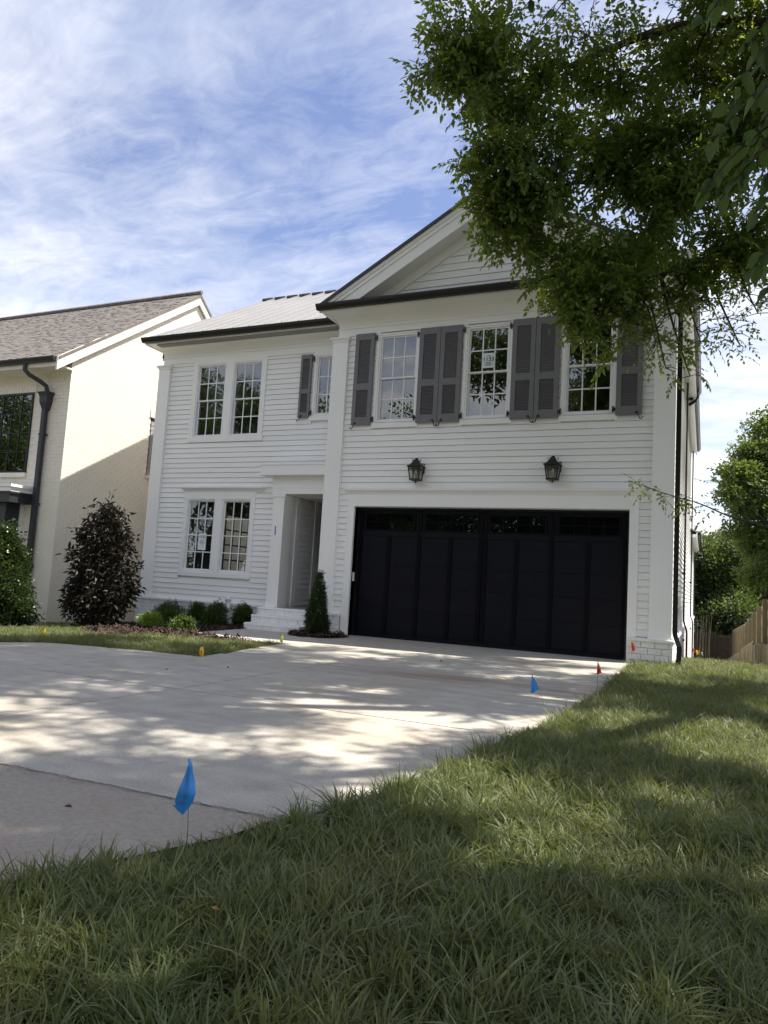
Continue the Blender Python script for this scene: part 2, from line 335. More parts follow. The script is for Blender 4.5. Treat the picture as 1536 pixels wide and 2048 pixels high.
slab([(-4.05 + g_, 5.03 + g_)] + ed(5.03 + g_, 7.62 - g_) + [(-4.05 + g_, 7.62 - g_)])
slab([(-4.15 + g_, 2.563)] + ed(2.665, 5.03 - g_, .35) + [(-4.05 + g_, 5.03 - g_)])
slab([(-5.44, 7.62 + g_), (-4.05 - g_, 7.62 + g_), (-4.05 - g_, 12.5), (-6.3, 12.5), (-5.9, 11.6), (-5.82, 9.58), (-5.62, 8.3)])
slab([(-5.75, 5.0 + g_), (-4.05 - g_, 5.03 + g_), (-4.05 - g_, 7.62 - g_), (-5.5, 7.62 - g_), (-5.44, 7.11), (-5.75, 7.09)])
slab([(-5.75, 2.40), (-4.15 - g_, 2.55), (-4.05 - g_, 5.03 - g_), (-5.75, 5.0 - g_)])
slab([(-7.5, 2.30), (-5.75 - g_, 2.40), (-5.75 - g_, 7.08), (-6.1, 7.06), (-6.85, 6.95), (-7.5, 6.78)])
slab([(-13, 1.6), (-7.5 - g_, 2.30), (-7.5 - g_, 6.78), (-8.2, 6.58), (-9.5, 6.15), (-11, 5.6), (-13, 5.04)])
slab([(-20, 1.2), (-13 - g_, 1.6), (-13 - g_, 5.04), (-16, 4.2), (-20, 3.2)])
ap = MB(); pl = [(-4.15, 2.562), (-2.9, 2.612), (-2.2, 2.64), (-1.60, 2.664)] + [(edge_x(y), y) for y in (2.4, 2.05, 1.6, 1.2, .6)] + [(-3.2, -2), (-20, -2), (-20, 1.18), (-13, 1.58), (-7.5, 2.28)]
ap.add([(x, y, gz(x, y) - .006) for x, y in pl], [tuple(range(len(pl)))[::-1]]); tag(struct(ap.build('driveway_apron', APR)))
# ragged crack along the apron seam
ck = MB(); px = -4.1
while px < -1.66:
    st = random.uniform(.03, .09); y = 2.565 + (px + 4.1) * .0405 + random.uniform(-.006, .006)
    ck.add([(px, y - .001, .001), (px + st, y - random.uniform(.0, .003), .001), (px + st, y + .002, .0012), (px, y + random.uniform(.0005, .004), .0012)], [(0, 1, 2, 3)]); px += st
tag(ck.build('seam_crack', SOIL, drive))
walk = MB(); pl = [(-7.85, 11.55), (-7.75, 10.2), (-7.62, 9.75), (-7.35, 9.42), (-6.8, 9.38), (-5.82 - g_, 9.6), (-5.9 - g_, 11.6), (-6.3, 12.4), (-7.85, 12.4)]
walk.prism(pl, 'z', -.1, -.002); struct(walk.build('walkway', WALK))

# ------------------------------------------------------------------ white house
H = thing('white_house', (-6, 12.13, 0), 'white clapboard two-storey house with grey shutters and black garage door', 'house')
YG, YL = 12.13, 12.83            # siding planes of the garage block and of the recessed left block
EXP = .111
def wall(x0, x1, z0, z1, y0, y1, ops, name='wall', mat=None):
    X = sorted({x0, x1, *[v for o in ops for v in o[:2]]}); Z = sorted({z0, z1, *[v for o in ops for v in o[2:]]}); m = MB()
    for i in range(len(X) - 1):
        for j in range(len(Z) - 1):
            cx_, cz_ = (X[i] + X[i + 1]) / 2, (Z[j] + Z[j + 1]) / 2
            if not any(o[0] < cx_ < o[1] and o[2] < cz_ < o[3] for o in ops): m.box(X[i], X[i + 1], y0, y1, Z[j], Z[j + 1])
    return m.build(name, mat or WH, H)
WX = [(-5.305), (-3.575), (-1.83)]
winsG = [(c - .395, c + .395, 3.97, 5.65) for c in WX]
doorO = (-6.01, -1.125, -.05, 2.394)
winsL = [(-10.49, -9.71, 3.96, 5.62), (-9.52, -8.76, 3.96, 5.62), (-7.44, -6.72, 4.33, 5.61), (-10.465, -9.715, 1.0, 2.59), (-9.535, -8.795, 1.0, 2.59)]
wall(-6.6, -.52, -.3, 6.1, YG + .012, YG + .15, winsG + [doorO])
wall(-11.47, -6.6, -.4, 6.1, YL + .012, YL + .15, winsL + [(-7.69, -6.55, .35, 2.64)])
def clap(x0, x1, z, y, zt=None, xt0=None, xt1=None, h=EXP):
    zt = z + h if zt is None else zt
    a0 = x0 if xt0 is None else xt0; a1 = x1 if xt1 is None else xt1
    m = MB(); e = random.uniform(-.0012, .0012); zt -= .0042
    m.hexa([(x0, y - .026 + e, z), (x1, y - .026 + e, z), (x1, y + .008, z), (x0, y + .008, z), (a0, y - .010, zt), (a1, y - .010, zt), (a1, y + .008, zt), (a0, y + .008, zt)])
    return m.build('clapboard', WH, H)
def siding(x0, x1, z0, z1, y, ops, joint=.0):
    z = z0
    while z < z1 - .02:
        zt = min(z + EXP, z1); cz_ = (z + zt) / 2
        cuts = sorted((o[0], o[1]) for o in ops if o[2] - .03 < cz_ < o[3] + .03)
        a = x0; seg = []
        for c0, c1 in cuts:
            if c0 > a + .03: seg.append((a, min(c0, x1)))
            a = max(a, c1)
        if x1 > a + .03: seg.append((a, x1))
        for s0, s1 in seg:
            if s1 - s0 > 3.0 and random.random() < joint:
                q = random.uniform(s0 + .7, s1 - .7); clap(s0, q - .0012, z, y, zt); clap(q + .0012, s1, z, y, zt)
            else: clap(s0, s1, z, y, zt)
        z += EXP
opsG = [(c - .43, c + .43, 3.86, 5.75) for c in WX] + [(-6.15, -.985, -.1, 2.66)]
siding(-6.345, -.80, .40, 5.70, YG, opsG, .8)
opsL = [(-10.6, -8.66, 3.86, 5.75), (-7.49, -6.6, 4.24, 5.75), (-10.57, -8.70, .91, 2.82), (-7.96, -6.6, .3, 3.2)]
siding(-11.25, -6.66, .40, 5.70, YL, opsL, .25)

# corner columns with capital and plinth
def column(x0, x1, y0, y1, z0, z1, name='corner_column'):
    c = BX(name, TRIM, H, x0, x1, y0, y1, z0, z1)
    k = MB(); k.box(x0 - .015, x1 + .015, y0 - .015, y1, z1 - .075, z1 - .055)
    k.hexa([(x0 - .012, y0 - .012, z1 - .055), (x1 + .012, y0 - .012, z1 - .055), (x1 + .012, y1, z1 - .055), (x0 - .012, y1, z1 - .055), (x0 - .045, y0 - .045, z1 - .012), (x1 + .045, y0 - .045, z1 - .012), (x1 + .045, y1, z1 - .012), (x0 - .045, y1, z1 - .012)])
    k.box(x0 - .05, x1 + .05, y0 - .05, y1, z1 - .012, z1 + .012); k.build('capital', TRIM, c)
    BX('plinth', TRIM, c, x0 - .012, x1 + .012, y0 - .012, y1, z0 - .025, z0 + .012)
column(-6.67, -6.345, YG - .08, YG + .2, .42, 5.64); column(-.80, -.475, YG - .08, YG + .2, .40, 5.66); column(-11.56, -11.245, YL - .08, YL + .2, .42, 5.64)

# frieze, soffit, gutters
def frieze(x0, x1, y):
    BX('architrave', TRIM, H, x0, x1, y - .034, y + .03, 5.685, 5.822)
    f = MB(); f.box(x0 - .012, x1 + .012, y - .052, y + .03, 5.822, 5.838); f.box(x0, x1, y - .042, y + .03, 5.838, 6.02); f.build('frieze', TRIM, H)
    c = MB(); pr = [(y - .043, 5.885), (y - .06, 5.895), (y - .075, 5.93), (y - .14, 5.985), (y - .22, 6.012), (y - .39, 6.056), (y - .39, 6.064), (y + .02, 6.064)]; c.prism(pr, 'x', x0, x1); c.build('bed_moulding', TRIM, H)
frieze(-6.58, -.55, YG); frieze(-11.48, -6.6, YL)
sf = MB(); sf.box(-6.80, -.33, YG - .40, YG + .02, 6.066, 6.10); sf.box(-6.80, -6.56, YG + .02, YL - .3, 6.066, 6.10); sf.build('soffit', TRIM, H)
BX('fascia', TRIM, H, -6.83, -.30, YG - .425, YG - .40, 6.055, 6.20)
BX('soffit', TRIM, H, -11.70, -6.83, YL - .40, YL + .02, 6.067, 6.10); BX('soffit', TRIM, H, -11.70, -11.46, YL + .02, YL + .6, 6.067, 6.10)
BX('fascia', TRIM, H, -11.72, -6.83, YL - .425, YL - .40, 6.055, 6.20)
BX('fascia', TRIM, H, -11.73, -11.70, YL - .40, YL + .6, 6.055, 6.2)
def gutter(x0, x1, y, z, mat=BLK):    # K-style profile, front faces -y
    g = MB(); g.prism([(y, z), (y - .075, z), (y - .085, z + .03), (y - .105, z + .055), (y - .12, z + .085), (y - .12, z + .105), (y - .108, z + .105), (y - .108, z + .1), (y, z + .1)], 'x', x0, x1)
    return g.build('gutter', mat, H)
gutter(-6.86, -.27, YG - .426, 6.09); gutter(-11.76, -6.84, YL - .426, 6.085)

# gable of the garage block
XC, ZA, SL, ZB = -3.56, 8.12, .583, 6.19
def chev(a, b, y0, y1, name, mat, zb=ZB):
    m = MB(); d1, d2 = (ZA - a - zb) / SL, (ZA - b - zb) / SL
    for s in (-1, 1):
        m.prism([(XC, ZA - a), (XC + s * d1, zb), (XC + s * d2, zb), (XC, ZA - b)], 'y', y0, y1)
    return m.build(name, mat, H)
rf = MB()
for s in (-1, 1):
    rf.prism([(XC, ZA), (XC + s * 3.3, ZA - 3.3 * SL), (XC + s * 3.3, ZA - 3.3 * SL - .03), (XC, ZA - .03)], 'y', YG - .44, 19.3)
rfo = rf.build('roof', MROOF, H)
chev(-.012, .05, YG - .46, YG - .43, 'rake_flashing', DGR)
chev(.04, .12, YG - .425, YG - .36, 'rake_crown', TRIM); chev(.10, .20, YG - .405, YG - .34, 'rake_crown', TRIM)
chev(.18, .42, YG - .385, YG - .33, 'rake_fascia', TRIM); chev(.36, .42, YG - .33, YG + .02, 'rake_soffit', TRIM); chev(.40, .60, YG - .045, YG + .02, 'rake_frieze', TRIM)
pn = MB(); pn.hexa([(-6.8, YG - .42, 6.185), (-.32, YG - .42, 6.185), (-.32, YG + .02, 6.185), (-6.8, YG + .02, 6.185), (-6.8, YG - .42, 6.20), (-.32, YG - .42, 6.20), (-.32, YG + .02, 6.235), (-6.8, YG + .02, 6.235)]); pn.build('pent_roof', DGR, H)
gm = MB(); gm.prism([(XC - 3.0, 6.15), (XC + 3.0, 6.15), (XC, ZA - .3)], 'y', YG + .012, YG + .1); gm.build('gable_wall', WH, H)
z = 6.22
while z < 7.45:
    h = .135; d0 = (ZA - .52 - z) / SL; d1 = (ZA - .52 - z - h) / SL
    if d1 > .1: clap(XC - d0, XC + d0, z, YG, z + h, XC - d1, XC + d1)
    z += h
# main roof (ridge along x)
RY, RZ, EY, EZ = 16.9, 8.83, YL - .43, 6.195
mr = BX('roof', MROOF, H, -11.0, -3.6, RY, RY + .2, 6.1, 6.3)
def roofz(y): return EZ + (RZ - EZ) * (y - EY) / (RY - EY)
x = -11.76; k = 0
while x < -3.6:
    p = MB(); x1 = x + .405
    p.hexa([(x, EY, EZ), (x1 - .003, EY, EZ), (x1 - .003, RY, RZ), (x, RY, RZ), (x, EY, EZ + .02), (x1 - .003, EY, EZ + .02), (x1 - .003, RY, RZ + .02), (x, RY, RZ + .02)])
    p.hexa([(x1 - .018, EY, EZ + .02), (x1 + .006, EY, EZ + .02), (x1 + .006, RY, RZ + .02), (x1 - .018, RY, RZ + .02), (x1 - .014, EY, EZ + .062), (x1 + .002, EY, EZ + .062), (x1 + .002, RY, RZ + .062), (x1 - .014, RY, RZ + .062)])
    p.build('roof_panel', MROOF, mr); x = x1
bk = MB(); bk.hexa([(-11.76, RY, RZ), (-.3, RY, RZ), (-.3, 26.4, 6.1), (-11.76, 26.4, 6.1), (-11.76, RY, RZ + .03), (-.3, RY, RZ + .03), (-.3, 26.4, 6.13), (-11.76, 26.4, 6.13)])
bk.hexa([(-3.6, EY + 6, 8.2), (-.3, EY + 6, 6.15), (-.3, RY, 6.15), (-3.6, RY, 8.2), (-3.6, EY + 6, 8.22), (-.3, EY + 6, 6.17), (-.3, RY, 6.17), (-3.6, RY, 8.22)]); bk.build('rear_slope', MROOF, mr)
x = -11.7
while x < -4.5:
    cpm = MB(); cpm.hexa([(x, RY - .12, RZ - .02), (x + .34, RY - .12, RZ - .02), (x + .34, RY + .12, RZ - .02), (x, RY + .12, RZ - .02), (x, RY - .1, RZ + .045), (x + .34, RY - .1, RZ + .045), (x + .34, RY + .1, RZ + .045), (x, RY + .1, RZ + .045)])
    cpm.build('ridge_cap', DGR, mr); x += .405
fl = MB(); fl.hexa([(-7.08, EY - .01, EZ + .02), (-6.8, EY - .01, EZ + .02), (-6.8, EY + .5, EZ + .4), (-7.02, EY + .5, EZ + .4), (-7.02, EY - .01, EZ + .13), (-6.8, EY - .01, EZ + .16), (-6.8, EY + .5, EZ + .5), (-7.0, EY + .5, EZ + .45)]); fl.build('valley_flashing', DGR, mr)

# windows
def window(x0, x1, z0, z1, cols, rows, y, hung, fr=SASH, glass=GLS, mun=SASH, parent=None, mw=.011):
    f = MB(); jt = .032
    for b in ((x0, x0 + jt, z0, z1), (x1 - jt, x1, z0, z1), (x0 + jt, x1 - jt, z1 - jt, z1), (x0 + jt, x1 - jt, z0, z0 + jt + .012)): f.box(b[0], b[1], y - .022, y + .11, b[2], b[3])
    fo = f.build('window', fr, parent or H)
    xi0, xi1, zi0, zi1 = x0 + jt, x1 - jt, z0 + jt + .012, z1 - jt
    parts = [(zi0, (zi0 + zi1) / 2 + .012, y + .045, rows // 2), ((zi0 + zi1) / 2 - .012, zi1, y + .012, rows // 2)] if hung else [(zi0, zi1, y + .02, rows)]
    for (a, b, yy, nr) in parts:
        s = MB(); sw = .028
        for q in ((xi0, xi0 + sw, a, b), (xi1 - sw, xi1, a, b), (xi0 + sw, xi1 - sw, b - sw, b), (xi0 + sw, xi1 - sw, a, a + sw)): s.box(q[0], q[1], yy, yy + .03, q[2], q[3])
        s.build('sash', fr, fo)
        gx0, gx1, ga, gb = xi0 + sw, xi1 - sw, a + sw, b - sw
        dx, dz = (gx1 - gx0) / cols, (gb - ga) / nr
        mm = MB()
        for i in range(1, cols): mm.box(gx0 + i * dx - mw, gx0 + i * dx + mw, yy + .004, yy + .024, ga, gb)
        for j in range(1, nr):
            for i in range(cols): mm.box(gx0 + i * dx + (mw if i else 0), gx0 + (i + 1) * dx - (mw if i < cols - 1 else 0), yy + .005, yy + .023, ga + j * dz - mw, ga + j * dz + mw)
        mm.build('muntin_bars', mun, fo)
        for i in range(cols):
            for j in range(nr):
                t0, t1 = random.uniform(-.0006, .0006), random.uniform(-.0006, .0006)
                p = MB(); xa, xb, za, zb = gx0 + i * dx + mw * (i > 0), gx0 + (i + 1) * dx - mw * (i < cols - 1), ga + j * dz + mw * (j > 0), ga + (j + 1) * dz - mw * (j < nr - 1)
                p.add([(xa, yy + .013 + t0, za), (xb, yy + .013 - t0, za), (xb, yy + .013 + t1, zb), (xa, yy + .013 - t1, zb)], [(0, 1, 2, 3)])
                p.build('pane', glass, fo)
    return fo
for c in WX:
    fo = window(c - .395, c + .395, 3.97, 5.65, 3, 4, YG, True)
    m = MB(); m.box(c - .45, c - .395, YG - .036, YG + .02, 3.955, 5.70); m.box(c + .395, c + .45, YG - .036, YG + .02, 3.955, 5.70); m.box(c - .395, c + .395, YG - .034, YG + .02, 5.65, 5.70)
    m.build('casing', TRIM, fo)
    m = MB(); m.box(c - .47, c + .47, YG - .042, YG + .02, 3.862, 3.955); m.build('sill', TRIM, fo)
for (a, b, c_, d_), (cl, rw, hg) in zip(winsL, ((3, 4, True), (3, 4, True), (3, 3, False), (3, 4, False), (3, 4, False))):
    window(a, b, c_, d_, cl, rw, YL, hg)
m = MB(); y0, y1 = YL - .036, YL + .02
m.box(-10.61, -10.49, y0, y1, 3.96, 5.685); m.box(-9.71, -9.52, y0, y1, 3.96, 5.685); m.box(-8.76, -8.66, y0, y1, 3.96, 5.685); m.box(-10.49, -9.71, y0, y1, 5.62, 5.685); m.box(-9.52, -8.76, y0, y1, 5.62, 5.685)
m.box(-10.63, -8.64, y0 - .006, y1, 3.85, 3.96); m.build('window_casing', TRIM, H)
m = MB(); m.box(-7.49, -7.44, y0, y1, 4.33, 5.685); m.box(-6.72, -6.60, y0, y1, 4.33, 5.685); m.box(-7.44, -6.72, y0, y1, 5.61, 5.685); m.box(-7.56, -6.60, y0 - .006, y1, 4.235, 4.33); m.build('window_casing', TRIM, H)
m = MB(); m.box(-10.57, -10.465, y0, y1, 1.0, 2.74); m.box(-9.715, -9.535, y0, y1, 1.0, 2.74); m.box(-8.795, -8.70, y0, y1, 1.0, 2.74); m.box(-10.465, -9.715, y0, y1, 2.59, 2.74); m.box(-9.535, -8.795, y0, y1, 2.59, 2.74); m.box(-10.58, -8.69, y0 - .006, y1, .905, 1.0); m.build('window_casing', TRIM, H)
def hood(x0, x1, z, y, d):
    m = MB(); e = .09
    for (za, zb, o1, o2) in ((z, z + .03, .035, .05), (z + .03, z + .085, .05, d), (z + .085, z + .115, d + .01, d + .01)):
        m.hexa([(x0 + e - o1, y - o1, za), (x1 - e + o1, y - o1, za), (x1 - e + o1, y + .01, za), (x0 + e - o1, y + .01, za), (x0 + e - o2, y - o2, zb), (x1 - e + o2, y - o2, zb), (x1 - e + o2, y + .01, zb), (x0 + e - o2, y + .01, zb)])
    return m.build('drip_cap', TRIM, H)
hood(-10.62, -8.50, 2.74, YL, .10); hood(-6.21, -.89, 2.60, YG, .10)

# shutters
slat_me = {}
def shutter(x0, x1, z0, z1, hinge, sections, y=YG - .038, dogside=0):
    t = .036; sw = (x1 - x0) * .20; zs = z0 + (z1 - z0) * .415
    f = MB(); y0, y1 = y - t, y
    f.box(x0, x0 + sw, y0, y1, z0, z1); f.box(x1 - sw, x1, y0, y1, z0, z1)
    rl = (z1 - z0) * .07
    for a, b in ((z0, z0 + rl * 1.15), (zs - rl * .5, zs + rl * .5), (z1 - rl, z1)): f.box(x0 + sw, x1 - sw, y0 + .001, y1, a, b)
    f.box(x0 + sw, x1 - sw, y1 - .005, y1 - .002, z0 + .05, z1 - .05)
    o = f.build('shutter', SHUT, H)
    wd = round(x1 - x0 - 2 * sw, 3)
    for (a, b, n) in ((z0 + rl * 1.15, zs - rl * .5, sections[1]), (zs + rl * .5, z1 - rl, sections[0])):
        st = (b - a) / n; key = (wd, round(st, 4))
        if key not in slat_me:
            q = MB(); q.hexa([(0, -.030, 0), (wd, -.030, 0), (wd, -.024, -.004), (0, -.024, -.004), (0, -.008, st * .94), (wd, -.008, st * .94), (wd, -.002, st * .94 - .004), (0, -.002, st * .94 - .004)])
            slat_me[key] = q.mesh('slat', SHUT)
        for i in range(n): link('slat', slat_me[key], o, (x0 + sw, y - .0, a + i * st + .004))
    s = 1 if hinge == 'r' else -1; xh = x1 if hinge == 'r' else x0
    for zc in (z0 + .10, z1 - .10):
        q = MB(); q.box(min(xh, xh + s * .05), max(xh, xh + s * .05), y - .03, y - .018, zc - .022, zc + .022); q.box(min(xh + s * .03, xh + s * .055), max(xh + s * .03, xh + s * .055), y - .034, y - .012, zc - .05, zc + .05); q.build('hinge', BLK, o)
    if dogside:
        xd = (x0 + .055) if dogside < 0 else (x1 - .055); e = dogside; pts = []
        for k in range(8):
            a = R(200 - k * 38); pts.append((xd - e * .028 + e * -.02 * math.cos(a) * -1, y - t - .008, z0 + .028 + .018 * math.sin(a)))
        pts += [(xd - e * .0, y - t - .008, z0 - .005), (xd + e * .008, y - t - .008, z0 - .04), (xd + e * .025, y - t - .008, z0 - .072), (xd + e * .055, y - t - .008, z0 - .075), (xd + e * .07, y - t - .008, z0 - .05), (xd + e * .055, y - t - .008, z0 - .038)]
        q = MB(); q.tube(pts, .0085, 6); q.build('shutter_hook', BLK, o)
for (a, b, hg, dg) in ((-6.185, -5.79, 'r', -1), (-4.872, -4.467, 'l', 1), (-4.459, -4.055, 'r', -1), (-3.135, -2.73, 'l', 1), (-2.722, -2.318, 'r', -1), (-1.383, -.975, 'l', 1)):
    shutter(a, b, 3.925, 5.695, hg, (24, 21), dogside=dg)
shutter(-7.795, -7.535, 4.295, 5.635, 'r', (18, 17), y=YL - .038, dogside=-1)

# garage door, casing
m = MB(); m.box(-6.15, -6.01, YG - .045, YG + .02, -.02, 2.394); m.box(-1.125, -.985, YG - .045, YG + .02, -.02, 2.394); m.box(-6.15, -.985, YG - .045, YG + .02, 2.394, 2.60); m.box(-1.065, -.99, YG - .052, YG - .045, .40, 2.46); m.build('garage_casing', TRIM, H)
m = MB(); m.box(-6.02, -6.01, YG + .02, YG + .17, 0, 2.394); m.box(-1.125, -1.115, YG + .02, YG + .17, 0, 2.394); m.box(-6.01, -1.125, YG - .03, YG + .17, 2.385, 2.3935); m.build('garage_jamb', TRIM, H)
YD = YG + .16
gd = BX('garage_door', DOOR, H, -6.04, -1.10, YD + .02, YD + .06, 0, 2.45)
BX('weather_strip', BLK, gd, -6.01, -1.125, YD - .03, YD + .02, 2.345, 2.384); BX('weather_strip', BLK, gd, -6.009, -5.96, YD - .02, YD + .02, 0, 2.345); BX('weather_strip', BLK, gd, -1.17, -1.126, YD - .02, YD + .02, 0, 2.345)
cols = np.linspace(-5.955, -1.18, 9); sw = .05; rows = [.075, .517, .935, 1.33, 1.865]
for i in range(8):
    for j in range(4):
        BX('door_panel', DOOR, gd, cols[i] + .012, cols[i + 1] - .012, YD + .010, YD + .022, rows[j] + .005, rows[j + 1] - .005)
    for j in range(5): pass
zb_ = [.0, 0, 0]
for i in range(9):
    w_ = sw * (1.35 if i in (0, 4, 8) else 1)
    xa, xb = cols[i] - w_ * .75, cols[i] + w_ * .75
    if i == 4:
        for q0, q1 in ((xa - .03, cols[i] - .006), (cols[i] + .006, xb + .03)): BX('door_stile', DOORS, gd, q0, q1, YD - .006, YD + .012, .068, 2.33)
    else: BX('door_stile', DOORS, gd, max(xa, -5.955), min(xb, -1.18), YD - .006, YD + .012, .068, 1.86 if i % 2 else 2.33)
BX('door_rail', DOOR, gd, -5.955, -1.18, YD - .002, YD + .014, .0, .068); BX('door_rail', DOOR, gd, -5.955, -1.18, YD - .004, YD + .014, 1.862, 1.96)
BX('door_rail', DOOR, gd, -5.955, -1.18, YD - .003, YD + .014, 2.285, 2.34)
for i in range(4):
    xa, xb = cols[2 * i] + .125, cols[2 * i + 2] - .125; za, zb = 1.985, 2.265
    m = MB()
    for q in ((xa - .04, xa, za - .03, zb + .03), (xb, xb + .04, za - .03, zb + .03), (xa, xb, za - .03, za), (xa, xb, zb, zb + .03)): m.box(q[0], q[1], YD - .009, YD + .016, q[2], q[3])
    dx = (xb - xa) / 4; zm = (za + zb) / 2
    for k in range(1, 4): m.box(xa + k * dx - .009, xa + k * dx + .009, YD - .004, YD + .014, za, zb)
    for k in range(4): m.box(xa + k * dx + (.009 if k else 0), xa + (k + 1) * dx - (.009 if k < 3 else 0), YD - .0035, YD + .0135, zm - .009, zm + .009)
    m.build('window_frame', DOORS, gd)
    for k in range(4):
        for (a, b) in ((za, zm - .009), (zm + .009, zb)):
            p = MB(); x0, x1 = xa + k * dx + .009 * (k > 0), xa + (k + 1) * dx - .009 * (k < 3); t_ = random.uniform(-.004, .004)
            p.add([(x0, YD + .006 + t_, a), (x1, YD + .006 - t_, a), (x1, YD + .006 - t_, b), (x0, YD + .006 + t_, b)], [(0, 1, 2, 3)]); p.build('pane', GLD, gd)
BX('door_sensor', TRIM, H, -6.008, -5.99, YG + .05, YG + .10, 1.0, 1.16)

# painted brick base
bcache = {}
def brick_face(x0, x1, z0, z1, y, L_=.203, Hh=.092, parent=None, dep=.03, lab='brick'):
    BX('mortar_bed', MORT, parent or H, x0 + .004, x1 - .004, y + .016, y + dep + .03, z0, z1)
    z = z1; r = 0
    while z > z0 + .02:
        zl = max(z - Hh, z0); x = x0 - (L_ / 2 if r % 2 else 0)
        while x < x1 - .01:
            a, b = max(x, x0), min(x + L_, x1)
            if b - a > .03:
                key = (round(b - a - .011, 3), round(z - zl - .011, 3), dep)
                if key not in bcache:
                    q = MB(); e = .004; w_, h_ = key[:2]
                    q.hexa([(0, 0, 0), (w_, 0, 0), (w_, dep, 0), (0, dep, 0), (0, 0, h_), (w_, 0, h_), (w_, dep, h_), (0, dep, h_)]); bcache[key] = q.mesh('brick', BRW)
                o = link(lab, bcache[key], parent or H, (a + .0055, y + random.uniform(-.003, .002), zl + .0055))
            x += L_
        z -= Hh; r += 1
def cap(x0, x1, y, z, d=.03, tilt=.02):
    m = MB(); m.hexa([(x0, y - d, z - .06), (x1, y - d, z - .06), (x1, y + .1, z - .06), (x0, y + .1, z - .06), (x0, y - d, z - tilt), (x1, y - d, z - tilt), (x1, y + .1, z), (x0, y + .1, z)]); m.build('water_table', BRW, H)
brick_face(-1.11, -.455, -.08, .335, YG - .10, Hh=.097); cap(-1.115, -.44, YG - .10, .392)
brick_face(-6.69, -6.165, -.05, .345, YG - .10, Hh=.08); cap(-6.7, -6.155, YG - .10, .405)
brick_face(-11.60, -7.99, -.30, .345, YL - .10, Hh=.08); cap(-11.61, -7.97, YL - .10, .405)
BX('base_return', BRW, H, -.56, -.456, YG - .07, YG + .1, -.3, .335)

# entry: portico, steps, alcove
PY = 12.33
c = BX('portico_column', TRIM, H, -7.95, -7.69, PY, PY + .25, .40, 2.585)
BX('portico_capital', TRIM, c, -7.975, -7.665, PY - .02, PY + .27, 2.585, 2.64); BX('plinth', TRIM, c, -7.965, -7.675, PY - .012, PY + .26, .385, .43)
BX('tape_strip', TAPE, c, -7.862, -7.838, PY - .003, PY - .001, 1.82, 2.0)
m = MB(); m.box(-7.99, -6.66, PY - .005, YL + .1, 2.645, 2.765); m.box(-7.998, -6.66, PY - .014, YL + .1, 2.765, 2.78); m.box(-7.99, -6.66, PY, YL + .1, 2.78, 3.0); m.build('entablature', TRIM, H)
m = MB(); m.box(-8.19, -6.672, YG + .02, YL, 3.0, 3.20); m.box(-8.205, -6.672, YG + .005, YL, 3.20, 3.235)
m.hexa([(-8.2, YG + .01, 3.235), (-6.672, YG + .01, 3.235), (-6.672, YL, 3.235), (-8.2, YL, 3.235), (-8.2, YG + .01, 3.24), (-6.672, YG + .01, 3.24), (-6.672, YL - .02, 3.30), (-8.0, YL - .02, 3.30)]); m.build('portico_roof', TRIM, H)
m = MB(); m.hexa([(-7.75, YL - .06, 3.285), (-6.672, YL - .06, 3.305), (-6.672, YL, 3.305), (-7.75, YL, 3.285), (-7.75, YL - .05, 3.292), (-6.672, YL - .05, 3.328), (-6.672, YL, 3.33), (-7.75, YL, 3.294)]); m.build('roof_flashing', DGR, H)
BX('alcove_wall', WH, H, -7.95, -7.72, PY + .25, 13.9, .38, 2.7)
z = .44
while z < 2.63:
    zt = min(z + EXP, 2.645) - .006; m = MB(); a, b = PY + .33, 13.62
    m.hexa([(-7.72, a, z), (-7.699, a, z), (-7.699, b, z), (-7.72, b, z), (-7.72, a, zt), (-7.714, a, zt), (-7.714, b, zt), (-7.72, b, zt)]); m.build('alcove_board', WH, H); z += EXP
BX('alcove_trim', TRIM, H, -7.722, -7.69, PY + .25, PY + .33, .40, 2.645); BX('alcove_trim', TRIM, H, -7.722, -7.69, 13.62, 13.76, .40, 2.645)
BX('porch_ceiling', TRIM, H, -7.7, -6.5, YL + .1, 13.95, 2.645, 2.70)
BX('entry_door', BRZ, H, -7.55, -6.55, 13.82, 13.88, .40, 2.645); BX('alcove_dimming_wall', BRZ, H, -6.64, -6.5, YG + .22, 13.9, .3, 2.7)  # right alcove wall, out of view, made dark to cut bounce light inside
BX('porch_floor', pm('porch_stone', (.40, .35, .29), (.3, .26, .21), 12, .8), H, -7.69, -6.56, 12.2, 13.85, .33, .40)
st = thing('entry_steps', (-7.2, 11.5, 0), 'three painted brick entry steps below the alcove doorway', 'steps')
for (x0, y0, z1, z0) in ((-7.88, 11.53, .115, -.05), (-7.93, 11.83, .255, .09), (-7.985, 12.10, .395, .23)):
    s_ = BX('step', BRW, st, x0, -6.69, y0 + .012, 12.34, z0, z1 - .035)
    q = MB(); q.hexa([(x0 - .005, y0 - .008, z1 - .035), (-6.69, y0 - .008, z1 - .035), (-6.69, 12.33, z1 - .035), (x0 - .005, 12.33, z1 - .035), (x0 + .002, y0 + .004, z1), (-6.69, y0 + .004, z1), (-6.69, 12.33, z1 + .003), (x0 + .002, 12.33, z1 + .003)]); q.build('tread', BRW, st)
    x = x0
    while x < -6.72:
        b = min(x + .205, -6.69); e = random.uniform(-.002, .002)
        BX('brick', BRW, st, x + .004, b - .004, y0 + e, y0 + .02, z0 + .004, z1 - .042); x += .205

